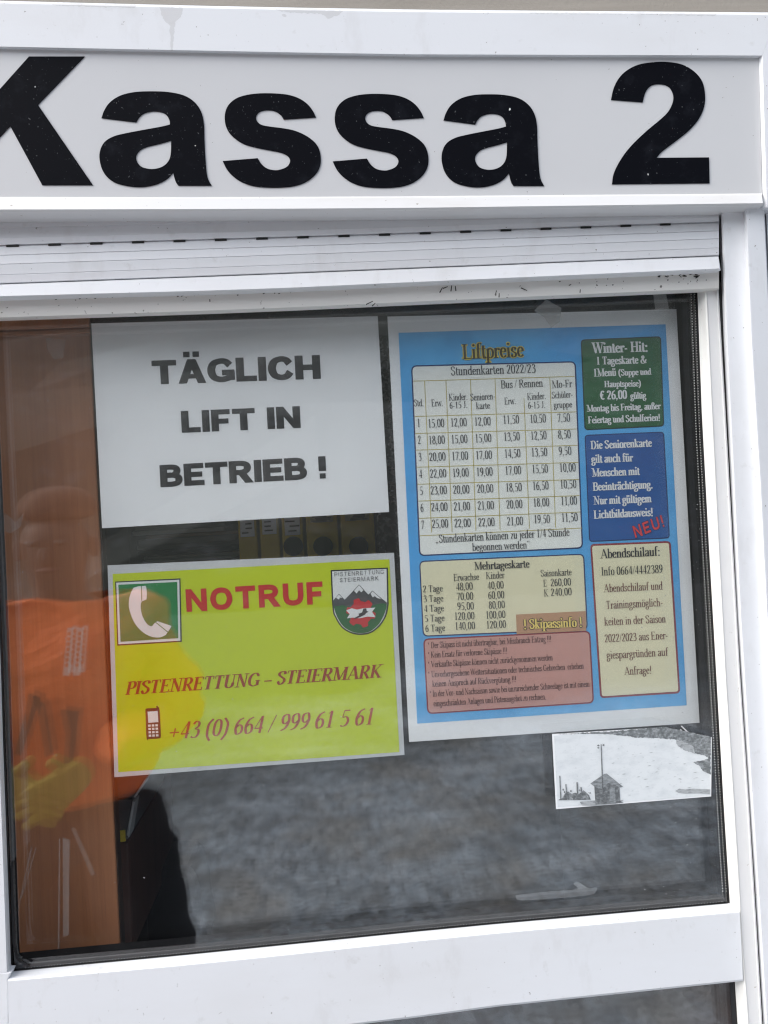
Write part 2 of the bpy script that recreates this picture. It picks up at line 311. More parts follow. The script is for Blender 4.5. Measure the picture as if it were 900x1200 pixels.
def glyph_quads(g, pa, pb, serif):
    """strokes of a glyph as lists of quads in glyph units"""
    sup = lambda d, w: w * math.hypot(pa * d.y, pb * d.x)           # pen half width across direction d
    def ribbon(P, w=1.0, closed=False, ext=0.0, thin=None):
        P = [Vector((p[0], p[1])) for p in P]; N = len(P); L_, R_ = [], []
        if ext and not closed:
            d = (P[1] - P[0]).normalized(); P[0] = P[0] - d * ext * math.hypot(pa * d.x, pb * d.y)
            d = (P[-1] - P[-2]).normalized(); P[-1] = P[-1] + d * ext * math.hypot(pa * d.x, pb * d.y)
        for i in range(N):
            a = P[i - 1] if (i or closed) else P[i]; b = P[(i + 1) % N] if (i < N - 1 or closed) else P[i]
            d = (b - a)
            if d.length < 1e-9: d = Vector((1, 0))
            d.normalize(); nrm = Vector((-d.y, d.x)); h = sup(d, w) if thin is None else thin
            L_.append(P[i] + nrm * h); R_.append(P[i] - nrm * h)
        idx = range(N) if closed else range(N - 1)
        return [[L_[i], L_[(i + 1) % N], R_[(i + 1) % N], R_[i]] for i in idx]
    def rect(x0, y0, x1, y1): return [[Vector((x0, y0)), Vector((x1, y0)), Vector((x1, y1)), Vector((x0, y1))]]
    out = []
    sl_, st_ = pa + .07, max(pb * 1.1, .022)
    for cmd in g.split(';'):
        if not cmd: continue
        k, *a = cmd.split()
        if k in 'co':
            pts = [tuple(map(float, q.split(','))) + (0,) for q in a]
            out.append(ribbon(spline(pts, k == 'o', 4), closed=(k == 'o'))); continue
        fl = a[3] if k == 'v' and len(a) > 3 else ''
        f = [float(q) for q in (a[:3] if k == 'v' else a)]
        if k == 'v':
            out.append(rect(f[0] - pa, f[1], f[0] + pa, f[2]))
            if serif:
                if 'b' in fl: out.append(rect(f[0] - sl_, f[1], f[0] + sl_, f[1] + st_ * 1.5))
                if 't' in fl: out.append(rect(f[0] - sl_, f[2] - st_ * 1.5, f[0] + sl_, f[2]))
                if 'l' in fl: out.append([[Vector((f[0] - sl_, f[2] - .06)), Vector((f[0] - pa, f[2] - .07)), Vector((f[0] + pa, f[2])), Vector((f[0] - pa * .2, f[2]))]])
        elif k == 's':
            if serif:
                y = f[1]; out.append(rect(f[0] - sl_, y, f[0] + sl_, y + st_ * 1.5))
        elif k == 'l': out.append(ribbon([(f[0], f[1]), (f[2], f[3])], f[4]))
        elif k == 'L': out.append(ribbon([(f[0], f[1]), (f[2], f[3])], 1, ext=1.0))
        elif k == 'X':
            d = (Vector((f[2], f[3])) - Vector((f[0], f[1]))); d.normalize()
            q = ribbon([Vector((f[0], f[1])) - d * .3, Vector((f[2], f[3])) + d * .3] if f[4] != 1.05 else [Vector((f[0], f[1])), Vector((f[2], f[3])) + d * .3], f[4])[0]
            for lim, sgn in ((0.0, 1), (1.0, -1)):                  # trim flush with base line and cap line
                o2 = []
                for i in range(len(q)):
                    p, r = q[i], q[(i + 1) % len(q)]; ip, ir = (p.y - lim) * sgn >= 0, (r.y - lim) * sgn >= 0
                    if ip: o2.append(p)
                    if ip != ir: o2.append(p.lerp(r, (lim - p.y) / (r.y - p.y)))
                q = o2
            if len(q) > 2: out.append([q])
        elif k == 'h': out.append(rect(f[0], f[2] - pb, f[1], f[2] + pb))
        elif k == 'H': out.append(rect(f[0], f[2] - pb * 1.5, f[1], f[2] + pb * 1.5))
        elif k == 'd':
            r = max(pa * 1.15, .055); c = Vector((f[0], f[1]))
            out.append([[c + Vector((math.cos(t * math.pi / 4), math.sin(t * math.pi / 4))) * r for t in range(8)]])
        elif k == 'q': out.append(rect(f[0] - pa * .8, f[1] - pb, f[0] + pa * .8, f[1] + pb))
    return out
LEAN = Vector((-0.052, -1.0))                                       # "up" on the sheets, in photograph px
def write(bm, text, p0, p1, cap, Y, pen=(.055, .022), font=SERIF, serif=True, shear=0.0, frame=(0, 0, 1), mi=0, gap=0.0):
    """one line of text from p0 to p1 (base line ends); frame = origin and scale of the measuring crop"""
    ox, oy, sc = frame
    a = Vector((p0[0] / sc + ox, p0[1] / sc + oy)); b = Vector((p1[0] / sc + ox, p1[1] / sc + oy)); cap = cap / sc
    adv = [font[c][0] + gap for c in text]; W = sum(adv) - gap
    ex = (b - a) / W; x = 0.0; cache = {}
    for c, ad in zip(text, adv):
        for k, stroke in enumerate(glyph_quads(font[c][1], pen[0], pen[1], serif)):
            dy = Y - (k % 12) * 9e-6
            for q in stroke:
                pts = []
                for v in q:
                    p = a + ex * (x + v.x + shear * v.y) + LEAN * (cap * v.y)
                    pts.append(at(p.x, p.y, dy))
                face(bm, pts, mi)
        x += ad

# ================================================================== SETTING
GROUND = vary(mat('slushy_forecourt', (0.34, 0.385, 0.43), 0.75),
              [((9, 13, 9), 7, 0.42, 0.58, (0.13, 0.14, 0.15), 0.72), ((1.2, 3.5, 1), 5, 0.5, 0.66, (0.52, 0.57, 0.62), 0.7), ((2, 1.6, 1), 3, 0.5, 0.66, (0.26, 0.235, 0.20), 0.6), ((30, 40, 30), 4, 0.5, 0.62, (0.10, 0.097, 0.09), 0.8), ((0.25, 9, 1), 3, 0.55, 0.68, (0.16, 0.16, 0.165), 0.6)],
              ((12, 16, 12), 6, 0.06, 0.7))
n_, l_ = GROUND.node_tree.nodes, GROUND.node_tree.links; pb0 = n_['Principled BSDF']; src = pb0.inputs['Base Color'].links[0].from_socket
tc_ = n_.new('ShaderNodeTexCoord'); sp_ = n_.new('ShaderNodeSeparateXYZ'); no_ = n_.new('ShaderNodeTexNoise'); no_.inputs['Scale'].default_value = .55; no_.inputs['Detail'].default_value = 6
ad_ = n_.new('ShaderNodeMath'); ad_.operation = 'MULTIPLY_ADD'; ad_.inputs[1].default_value = 9.0
mr_ = n_.new('ShaderNodeMapRange'); mr_.inputs['From Min'].default_value = -2.2; mr_.inputs['From Max'].default_value = 0.6; mr_.inputs['To Min'].default_value = 1; mr_.inputs['To Max'].default_value = 0
mv_ = n_.new('ShaderNodeMix'); mv_.data_type = 'RGBA'; mv_.inputs['B'].default_value = (.045, .047, .042, 1)
l_.new(tc_.outputs['Object'], sp_.inputs[0]); l_.new(tc_.outputs['Object'], no_.inputs['Vector']); l_.new(no_.outputs['Fac'], ad_.inputs[0]); l_.new(sp_.outputs['Y'], ad_.inputs[2])
l_.new(ad_.outputs[0], mr_.inputs['Value']); l_.new(mr_.outputs[0], mv_.inputs['Factor']); l_.new(src, mv_.inputs['A']); l_.new(mv_.outputs['Result'], pb0.inputs['Base Color'])
b = BM(); bmesh.ops.create_grid(b, x_segments=24, y_segments=24, size=900)
tag(obj('ground', b, GROUND), kind='structure')
HILL = vary(mat('forest_hillside', (0.022, 0.026, 0.02), 0.95), [((0.35, 0.35, 0.35), 8, 0.45, 0.62, (0.036, 0.036, 0.032), 0.9), ((1.5, 1.5, 0.6), 4, 0.56, 0.70, (0.10, 0.105, 0.11), 0.6)])
b = BM(); nx, ny = 90, 26
V = []
for j in range(ny + 1):
    row = []
    for i in range(nx + 1):
        x = -260 + 520 * i / nx; t = j / ny; y = -14 - 130 * t
        h = 54 * t ** 1.05 + (random.uniform(-1.1, 1.1) if j else 0) + 3 * math.sin(x * .06 + j * .5) * t
        row.append(b.verts.new((x, y + random.uniform(-.8, .8), h - 0.05)))
    V.append(row)
for j in range(ny):
    for i in range(nx): b.faces.new((V[j][i], V[j][i + 1], V[j + 1][i + 1], V[j + 1][i]))
tag(obj('hillside', b, HILL), kind='structure')

# ------------------------------------------------------------------ the booth (walls, roof, floor)
BOOTH = thing('ticket_booth', 'white ticket booth wall around the service window, with a grey-brown fascia along its top edge', 'ticket booth', (0.0, 0.0, 0.0))
WALLW = vary(mat('booth_white', (0.72, 0.725, 0.75), 0.5), [((5, 5, 5), 5, 0.5, 0.8, (0.62, 0.61, 0.6), 0.5)])
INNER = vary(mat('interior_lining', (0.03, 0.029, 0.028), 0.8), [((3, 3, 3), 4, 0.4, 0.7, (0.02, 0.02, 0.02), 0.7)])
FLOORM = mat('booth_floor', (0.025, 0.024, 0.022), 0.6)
TOPZ = CAM_Z + 0.86
b = BM(); prism(b, [(-330, 1.5), (0, 0.5), (230, 6), (450, 11), (900, 14), (1180, 16), (1180, -330), (-330, -330)], -0.028, 0.12); obj('fascia', b, FASCIA, BOOTH)
XL, XR = at(-330, 600).x, at(1180, 600).x
b = BM(); box(b, ((at(960, 600).x + XR) / 2 + .02, 0.06, 1.0), (XR - at(960, 600).x, 0.12, 2.0)); obj('front_wall', b, WALLW, BOOTH)
b = BM(); box(b, ((at(-90, 600).x + XL) / 2 - .02, 0.06, 1.0), (at(-90, 600).x - XL, 0.12, 2.0)); obj('front_wall', b, WALLW, BOOTH)
b = BM(); box(b, (0.05, 0.06, 0.36), (1.2, 0.10, 0.70)); obj('front_wall', b, WALLW, BOOTH)
for x in (XL - .05, XR + .05):
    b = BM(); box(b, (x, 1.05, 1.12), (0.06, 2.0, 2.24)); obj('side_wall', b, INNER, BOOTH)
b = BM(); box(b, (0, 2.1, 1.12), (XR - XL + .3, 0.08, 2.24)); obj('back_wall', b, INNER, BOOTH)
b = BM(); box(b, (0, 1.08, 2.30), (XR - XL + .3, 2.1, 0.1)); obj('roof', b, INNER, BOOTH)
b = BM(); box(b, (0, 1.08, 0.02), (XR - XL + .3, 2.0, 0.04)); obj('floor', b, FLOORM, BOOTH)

# ------------------------------------------------------------------ sign box "Kassa 2"
SIGN = thing('counter_sign', 'wide pale grey sign panel reading Kassa 2 in big black letters', 'sign', at(450, 248, -0.05))
tTop = [(0, 0.8), (230, 6.5), (450, 11), (900, 14.5)]
tFr = [(0, 57.5), (225, 62), (450, 66.5), (890, 68)]
tPan = [(0, 231.5), (225, 232), (450, 231), (890, 227.5)]
tLip = [(0, 248), (225, 247.5), (450, 246.5), (893, 240.5)]
FRW = PVC
b = BM(); loft(b, [hrow(tTop, -330, 914, -0.052), hrow(tTop, -330, 911, -0.0545, 3), hrow(tFr, -330, 893, -0.0545, -3), hrow(tFr, -330, 889, -0.0492, 0)], 0.0); obj('frame_rail', b, FRW, SIGN)
b = BM(); q = [(889.4, 68.4), (893.4, 64.6), (911.4, 18), (915, 15)]
sx = [(68, 0), (240, 5)]
loft(b, [[at(889.6, 68, -0.050), at(892, 150, -0.050), at(894.5, 243, -0.050)], [at(893.6, 64, -0.0545), at(896, 150, -0.0545), at(898.5, 243, -0.0545)], [at(911.6, 17.5, -0.0545), at(922, 150, -0.0545), at(926, 243, -0.0545)], [at(914.6, 14.5, -0.052), at(925, 150, -0.052), at(929, 243, -0.052)]], 0.0)
obj('frame_stile', b, FRW, SIGN)
b = BM(); loft(b, [hrow(tFr, -330, 889.2, -0.0495, -2), [at(x, interp(tPan, x), -0.0495) for x in [-330 + (893 + 330) * i / 9 for i in range(10)]]], 0.0); obj('panel', b, SIGNM, SIGN)
b = BM(); loft(b, [hrow(tPan, -330, 893, -0.0492, -1), hrow(tPan, -330, 893, -0.053, 1.0), hrow(tLip, -330, 894, -0.058, -2.5), hrow(tLip, -330, 894, -0.0562, 0)], 0.0); obj('bottom_lip', b, vary(mat('lip_pvc', (0.70, 0.70, 0.70), 0.4), [((5, 5, 20), 5, 0.5, 0.75, (0.6, 0.58, 0.54), 0.7), ((200, 200, 200), 2, 0.72, 0.75, DIRT, 0.7)]), SIGN)
b = BM()
for q in ([(186, 8), (196, 7.5), (214, 9), (212, 20), (205, 26), (202, 60), (200, 60), (199, 30), (191, 22)], [(320, 11), (360, 10), (402, 12.5), (398, 17), (384, 22), (376, 16), (340, 15)], [(60, 3), (160, 6), (158, 9), (110, 8), (62, 6)], [(330, 17), (333, 16), (336, 19), (334, 20)], [(620, 14), (840, 16), (838, 18.5), (720, 16.5), (622, 16)]):
    filled(b, [rough(q, 2.0, .8)], -0.0548)
tag(obj('grime', b, film_mat('brown_grime', (.30, .25, .20), .12), SIGN), kind='stuff')
zA = lambda L: [[(x / 3.6, y / 3.6 + 50) for x, y in s] for s in L]
zS = lambda L: [[(x / 6 + 250, y / 6 + 80) for x, y in s] for s in L]
z2 = lambda L: [[(x / 4.286 + 690, y / 4.286 + 50) for x, y in s] for s in L]
A_out = zA([[(428, 318), (440, 285), (465, 250), (510, 222), (570, 208), (640, 205), (710, 208), (775, 222), (820, 250), (848, 290), (860, 340), (862, 400), (866, 480), (872, 550), (880, 580)], [(893, 603)], [(752, 603), (742, 588), (736, 570)], [(731, 548), (705, 575), (660, 598), (600, 609), (540, 605), (480, 588), (440, 552), (422, 505), (421, 460), (440, 420), (480, 395), (540, 380), (620, 365), (680, 354)], [(717, 345), (714, 325), (700, 303), (675, 292), (640, 290), (605, 300), (585, 318)], [(575, 336)]])
A_in = zA([[(722, 413), (680, 425), (620, 440), (590, 455), (574, 480), (580, 505), (600, 525), (640, 533), (680, 525), (708, 503), (720, 470)]])
S_out = zS([[(722, 345), (700, 300), (660, 250), (600, 210), (520, 185), (420, 176), (330, 176), (240, 186), (160, 212), (105, 260), (82, 320), (84, 390), (110, 450), (160, 500), (220, 535), (300, 558), (400, 578), (470, 592), (520, 615), (540, 650), (520, 690), (470, 712), (430, 716), (380, 705), (340, 675)], [(312, 632)], [(66, 652), (95, 710), (140, 760), (200, 800), (280, 828), (380, 838), (480, 838), (570, 828), (650, 800), (715, 750), (750, 690), (755, 620), (735, 550), (690, 500), (630, 462), (560, 435), (480, 420), (400, 410), (340, 398), (310, 375), (300, 345), (315, 315), (350, 298), (400, 295), (440, 305), (475, 330)], [(495, 360)]])
T_out = z2([[(112, 287), (125, 230), (150, 180), (190, 140), (250, 110), (330, 97), (400, 97), (470, 110), (530, 145), (570, 195), (584, 260), (580, 320), (555, 380), (510, 435), (450, 485), (390, 530), (360, 555)], [(342, 578)], [(604, 576)], [(607, 706)], [(117, 711), (125, 660), (150, 605), (190, 545), (240, 490), (300, 435), (360, 385), (400, 345), (422, 300), (425, 265), (410, 230), (385, 213), (350, 208), (315, 215), (290, 240), (278, 270)], [(271, 299)]])
K_out = zA([[p] for p in [(-260, 58), (-85, 58), (-85, 290), (122, 58), (357, 58), (160, 262), (392, 601), (178, 601), (43, 352), (-85, 490), (-85, 601), (-260, 601)]])
def moved(segs, src, dst):
    return [[(dst[0] + (x - src[0]) * (dst[2] - dst[0]) / (src[2] - src[0]), dst[1] + (y - src[1]) * (dst[3] - dst[1]) / (src[3] - src[1])) for x, y in s] for s in segs]
bA, bS = (117, 107, 248, 219.2), (261, 109.3, 376.2, 219.7)
b = BM()
for loops in ([K_out], [A_out, A_in], [S_out], [moved(S_out, bS, (390, 110, 502.3, 220))], [moved(A_out, bA, (518, 110.5, 637.6, 219.5)), moved(A_in, bA, (518, 110.5, 637.6, 219.5))], [T_out]):
    filled(b, [outline(L) for L in loops], -0.0497, 0.0006)
obj('lettering', b, LETTER, SIGN)

# ------------------------------------------------------------------ roller shutter, half hidden under the sign, and its guide rail
SHUT = thing('roller_shutter', 'raised white roller shutter with dark light slots, hanging just under the sign', 'roller shutter', at(420, 372, -0.03))
def sh(*p): return list(p)
tSeam = [(0, 289), (275, 281), (450, 275.5), (805, 262.5), (842, 261.5)]
tBar0 = [(0, 333), (300, 322), (450, 316), (842, 300)]
tBar1 = [(0, 349), (300, 341), (450, 334), (845, 316.5)]
tStr = [(0, 374), (300, 364), (450, 357), (845, 339.5)]
def mix(t0, t1, k): return [(x, interp(t0, x) * (1 - k) + interp(t1, x) * k) for x in (-330, 0, 150, 300, 450, 600, 842)]
tUp = [(0, 240), (842, 228)]
XE = 842.5
b = BM(); loft(b, [hrow(tUp, -60, XE, -0.020), hrow(mix(tUp, tSeam, .55), -60, XE, -0.0275), hrow(mix(tUp, tSeam, .56), -60, XE, -0.0262), hrow(mix(tUp, tSeam, .8), -60, XE, -0.030), hrow(tSeam, -60, XE, -0.0295, -2.2), hrow(tSeam, -60, XE, -0.0265, -1.0)], -0.012); obj('slat', b, PVC, SHUT)
b = BM()
rows = [hrow(tSeam, -60, XE, -0.0265, -.9), hrow(tSeam, -60, XE, -0.0290, .6)]
for k, yy in ((.22, -.031), (.235, -.0301), (.25, -.0312), (.46, -.032), (.475, -.0311), (.49, -.032), (.74, -.031), (.755, -.0302), (.77, -.0308), (.96, -.029), (.99, -.0265)):
    rows.append(hrow(mix(tSeam, tBar0, k), -60, XE, yy))
loft(b, rows, -0.012); sl2 = obj('slat', b, PVC, SHUT)
b = BM()
x = -35.0
for k in range(18):
    if x > XE - 22: break
    x += 49.4 - 0.14 * k * 1.3
    if x > 815: break
    y = interp(tSeam, x); wd = 14.5 - .15 * k
    b = BM(); prism(b, [(x - wd / 2, y - 1.2), (x + wd / 2, y - 1.6), (x + wd / 2, y + .4), (x - wd / 2, y + .8)], -0.0298, -0.0262)
    obj('light_slot', b, DARK, SHUT)
b = BM(); loft(b, [hrow(tBar0, -60, XE - .5, -0.027, .3), hrow(tBar0, -60, XE - .5, -0.0375, 1.2), hrow(tBar1, -60, XE, -0.0395, -2.0), hrow(tBar1, -60, XE + 2, -0.037, 0.2)], -0.012); obj('bottom_rail', b, PVC, SHUT)
b = BM(); loft(b, [hrow(tBar1, -60, XE, -0.030, -1.0), hrow(tBar1, -60, XE, -0.0265, 2.5), hrow(mix(tBar1, tStr, .55), -60, XE, -0.0255), hrow(tStr, -60, XE, -0.024, -2), hrow(tStr, -60, XE, -0.020)], -0.012); obj('weather_strip', b, CREAM, SHUT)
b = BM()                                                            # scuffed rubber bits along the strip
for (x, y, l, a) in [(517, 340, 7, 60), (522, 337, 6, 20), (529, 338, 7, 80), (534, 338, 6, 95), (614, 339, 8, -25), (680, 341, 4, 80), (585, 346, 5, 85), (433, 355, 9, 25), (438, 357, 5, 40), (668, 334, 3, 20), (656, 330, 2, 0), (246, 352, 3, 90)] + [(772 + random.uniform(-4, 46), 322 + random.uniform(-2, 3.2), random.uniform(1.5, 5), random.uniform(-40, 40)) for _ in range(26)] + [(random.uniform(650, 835), random.uniform(326, 336), random.uniform(.8, 2), 0) for _ in range(12)] + [(random.uniform(60, 330), 0, random.uniform(.8, 2.2), 0) for _ in range(16)]:
    if y == 0: y = interp(tBar1, x) + random.uniform(2, 4.5)
    c, s = math.cos(R(a)), math.sin(R(a)); t = .65
    flat(b, [(x - l / 2 * c - t * s, y + l / 2 * s - t * c), (x + l / 2 * c - t * s, y - l / 2 * s - t * c), (x + l / 2 * c + t * .4 * s, y - l / 2 * s + t * .4 * c), (x - l / 2 * c + t * s, y + l / 2 * s + t * c)], -0.0275)
tag(obj('scuff_marks', b, SCUFF, SHUT), kind='stuff')
# guide rail at the right
E_ = [(245, 844.5), (345, 847.5), (520, 856), (560, 858), (760, 867.8), (1000, 884.3), (1200, 896.5)]
F_ = [(250, 873), (400, 879), (520, 886), (560, 889), (700, 896), (1200, 926)]
G_ = [(250, 896), (520, 909), (1200, 950)]
b = BM(); Y1, Y2 = -0.036, -0.047
loft(b, [vrow(E_, 236, 1700, -0.018), vrow(E_, 236, 1700, -0.030, .2), vrow(E_, 236, 1700, Y1, 2.6), vrow(F_, 236, 1700, Y1, -1.5), vrow(F_, 236, 1700, Y2, 2.0), vrow(F_, 236, 1700, Y2, 3.2), vrow(G_, 236, 1700, Y2 + .002, -1.0), vrow(G_, 236, 1700, Y1, 0)], -0.014)
obj('guide_rail', b, PVC, SHUT)
b = BM(); loft(b, [vrow(G_, 236, 1700, -0.028, .8), vrow(G_, 236, 1700, -0.034, 2), vrow(G_, 236, 1700, -0.034, 60)], 0.0); obj('cover_strip', b, WALLW, BOOTH)

# ------------------------------------------------------------------ service window
WIN = thing('service_window', 'white framed double glazed service window with notices stuck inside the dark glass', 'window', at(430, 1180, 0.0))
A_ = [(340, 817), (520, 823.5), (560, 826), (760, 837.5), (1000, 851), (1057, 855), (1150, 861), (1200, 864.2)]
B_ = [(345, 828), (520, 836.5), (560, 838.5), (760, 848.5), (1000, 864), (1057, 867), (1160, 874), (1200, 877)]
C_ = [(345, 840), (520, 850), (560, 852.3), (760, 863), (1000, 879.3), (1100, 885), (1200, 891)]
D_ = [(y, x + 2.4) for y, x in C_]
b = BM(); loft(b, [vrow(A_, 330, 1700, 0.0), vrow(A_, 330, 1700, -0.004, .3), vrow(B_, 330, 1700, -0.0150, -2), vrow(B_, 330, 1700, -0.0158, 0)], 0.0012); obj('glazing_bead', b, BEADM, WIN)
b = BM(); loft(b, [vrow(B_, 330, 1700, -0.0156, .2), vrow(B_, 330, 1700, -0.0150, 1.4), vrow(C_, 330, 1700, -0.0150, -.6), vrow(C_, 330, 1700, -0.0185, 1.0), vrow(D_, 330, 1700, -0.0170, 0)], -0.0130); obj('sash_stile', b, vary(mat('stile_pvc', (0.66, 0.665, 0.67), 0.45), [((200, 200, 200), 2, 0.74, 0.76, DIRT, .6)]), WIN)
b = BM(); loft(b, [vrow(D_, 330, 1700, -0.0135, -2), vrow(E_, 330, 1700, -0.0135, 9)], 0.0); obj('gap_shade_strip', b, RUBBER, WIN)  # black strip standing in for the shade in the gap beside the rail
# left stile and its gasket
H_ = [(370, -17.5), (750, 0), (900, 4.4), (1000, 8.3), (1139, 13), (1200, 16)]
b = BM(); loft(b, [vrow(H_, 330, 1139, -0.002, 0), vrow(H_, 330, 1139, -0.012, -3), vrow(H_, 330, 1139, -0.0155, -5), vrow(H_, 330, 1139, -0.0155, -75), vrow(H_, 330, 1139, -0.0155, -90)], -0.0005); obj('sash_stile', b, PVC, WIN)
b = BM(); prism(b, [(13, 1139.5), (9, 1149), (11, 1700), (-110, 1700), (-85, 1139.5)], -0.0155, -0.002, bevel=.0012); obj('sash_stile', b, PVC, WIN)
tT0 = [(13, 1139), (220, 1119.5), (540, 1087), (856, 1059)]
tT1 = [(9, 1148.5), (240, 1128), (540, 1096.3), (867, 1067.5)]
tT2 = [(0, 1243), (450, 1198), (560, 1182), (871, 1149.5)]
b = BM(); loft(b, [hrow(tT0, 13.2, 856.5, -0.003), hrow(tT0, 13, 857.5, -0.0045, .8), hrow(tT1, 9.8, 866, -0.0150, -1.2), hrow(tT1, 9.4, 866.8, -0.0174, 1.5), hrow(tT2, 10.5, 870.6, -0.0174, -2), hrow(tT2, 10.8, 871, -0.0155, 0)], -0.001); obj('transom', b, PVC, WIN)
# glass units: two panes with a perforated spacer bar between them
def paneq(x0, dx): return [(-14, 330), (820, 330), (858, 1064), (17, 1145)]
for (y0, y1) in ((0.0, 0.004), (0.020, 0.024)):
    b = BM(); prism(b, paneq(0, 0), y0, y1); obj('glass_pane', b, GLASS, WIN)
for (y0, y1) in ((0.002, 0.006), (0.022, 0.026)):
    b = BM(); prism(b, [(14, 1215), (868, 1120), (900, 1690), (30, 1690)], y0, y1); obj('lower_glass_pane', b, GLASS, WIN)
b = BM()
loft(b, [vrow(A_, 335, 1066, 0.0045, -12.5), vrow(A_, 335, 1066, 0.0045, .5)], 0.0195)
loft(b, [hrow(tT0, 12, 846, 0.0045, -13.5), hrow(tT0, 12, 846, 0.0045, 2)], 0.0195)
loft(b, [vrow(H_, 335, 1125, 0.0045, -2), vrow(H_, 335, 1125, 0.0045, 4.5)], 0.0195)
obj('spacer_bar', b, SPACER, WIN)
b = BM()
for col in (-7.2, -3.0):
    y = 345
    while y < 1046:
        x = interp(A_, y) + col
        flat(b, [(x - .55, y - .5), (x + .55, y - .5), (x + .55, y + .5), (x - .55, y + .5)], 0.0043); y += 3.15
x = 30
while x < 846:
    y = interp(tT0, x) - 3.2; flat(b, [(x - .45, y - .35), (x + .45, y - .35), (x + .45, y + .35), (x - .45, y + .35)], 0.0043); x += 3.4
obj('spacer_perforations', b, DOTM, WIN)
b = BM()
loft(b, [vrow(A_, 335, 1062, -0.0002, -1.8), vrow(A_, 335, 1062, -0.0022, -.6), vrow(A_, 335, 1062, -0.001, .8)], -0.0001)
loft(b, [hrow(tT0, 16, 853, -0.0002, -2.0), hrow(tT0, 16, 853, -0.0022, -.5), hrow(tT0, 16, 853, -0.001, .8)], -0.0001)
loft(b, [vrow(H_, 335, 1130, -0.001, -.5), vrow(H_, 335, 1130, -0.0022, 1.0), vrow(H_, 335, 1130, -0.0002, 2.2)], -0.0001)
pth = [(14.5, 1010), (13.5, 1018), (14.5, 1060), (16, 1105), (20, 1124), (34, 1133)]
for (p, q) in zip(pth, pth[1:]):
    d = (Vector(q) - Vector(p)).normalized(); n = Vector((-d.y, d.x)) * 1.3
    prism(b, [tuple(Vector(p) + n), tuple(Vector(q) + n), tuple(Vector(q) - n), tuple(Vector(p) - n)], -0.0018, -0.0002)
obj('gasket', b, RUBBER, WIN)
b = BM(); loft(b, [vrow(A_, 1150, 1700, 0.0015, -6), vrow(A_, 1150, 1700, -0.001, -1), vrow(A_, 1150, 1700, 0.001, .5)], 0.0019); obj('lower_gasket', b, RUBBER, WIN)
b = BM()
for k in range(420):                                                # fine dirt on the outer face
    if k < 230: x, y = random.uniform(20, 845), random.uniform(380, 1090)
    else: x = random.gauss(800, 22); y = random.uniform(560, 1050)
    r = random.choice((.25, .3, .35, .4, .6)); a = random.uniform(0, 3)
    if x > interp(A_, y) - 3 or x < interp(H_, y) + 4: continue
    ax, ay = math.cos(a) * r * random.uniform(1, 2.2), math.sin(a) * r
    flat(b, [(x - ax, y - ay), (x + ay * .7, y - ax * .5), (x + ax, y + ay), (x - ay * .7, y + ax * .5)], -0.0003)
tag(obj('window_dust', b, film_mat('dust_film', (.6, .61, .62), .55)), 'fine pale dust specks scattered over the window glass', 'dust', kind='stuff')

# ================================================================== BEHIND THE GLASS
WOOD = vary(mat('brown_wood_veneer', (0.44, 0.185, 0.082), 0.5),
            [((160, 160, 3), 5, 0.35, 0.7, (0.34, 0.14, 0.062), 0.75), ((22, 22, 1.2), 4, 0.4, 0.7, (0.52, 0.24, 0.115), 0.6), ((900, 900, 14), 2, 0.5, 0.75, (0.30, 0.13, 0.07), 0.6)])
CUP = thing('wooden_cupboard', 'tall reddish brown wood panel of a cupboard at the left edge of the window', 'cupboard', at(60, 1118, 0.05))
YW = 0.05
b = BM(); prism(b, [(-110, 300), (101, 300), (141, 1114), (-75, 1131)], YW, YW + 0.018, bevel=.0015); obj('side_panel', b, WOOD, CUP)
b = BM(); prism(b, [(-110, 320), (102, 320), (104.5, 383), (-107, 391)], YW - .006, YW - .0005, bevel=.001); prism(b, [(-107, 393), (105, 385), (105.6, 390), (-107, 398)], YW - .004, YW - .0005, bevel=.001); obj('top_moulding', b, WOOD, CUP)
EDGE = mat('dark_edge_shade', (0.03, 0.02, 0.016), 0.6)
b = BM(); prism(b, [(101.4, 300), (103.6, 300), (143.2, 1114), (141.4, 1114)], YW + .002, YW + .017); obj('edge_shade', b, EDGE, CUP)  # shade along the panel's right edge, put in as a dark strip

# shelf with binders and papers
YS = 0.20
SHELFM = mat('dark_shelf_board', (0.05, 0.042, 0.035), 0.6)
sz = at(300, 664, YS).z
SH = thing('wall_shelf', 'dark shelf board glimpsed between the two notices, carrying binders and paper stacks', 'shelf', at(300, 672, YS))
b = BM(); box(b, ((at(110, 664, YS).x + at(640, 664, YS).x) / 2, YS + .13, sz - .012), (at(640, 664, YS).x - at(110, 664, YS).x, .32, .022), bevel=.001); obj('shelf_board', b, SHELFM, SH)
for xx in (135, 600):
    b = BM(); box(b, (at(xx, 664, YS).x, YS + .13, sz - .083), (.02, .28, .12), bevel=.001); obj('bracket', b, SHELFM, SH)
MUST = vary(mat('mustard_board', (0.66, 0.48, 0.05), 0.55), [((30, 30, 30), 4, .45, .7, (.52, .38, .05), .6)])
GREYB = vary(mat('marbled_grey_board', (0.05, 0.05, 0.05), 0.5), [((160, 160, 160), 3, .5, .6, (.4, .4, .4), .8)])
PAPL = mat('label_paper', (0.85, 0.86, 0.88), 0.6)
HOLE = mat('finger_hole', (0.006, 0.006, 0.006), 0.6)
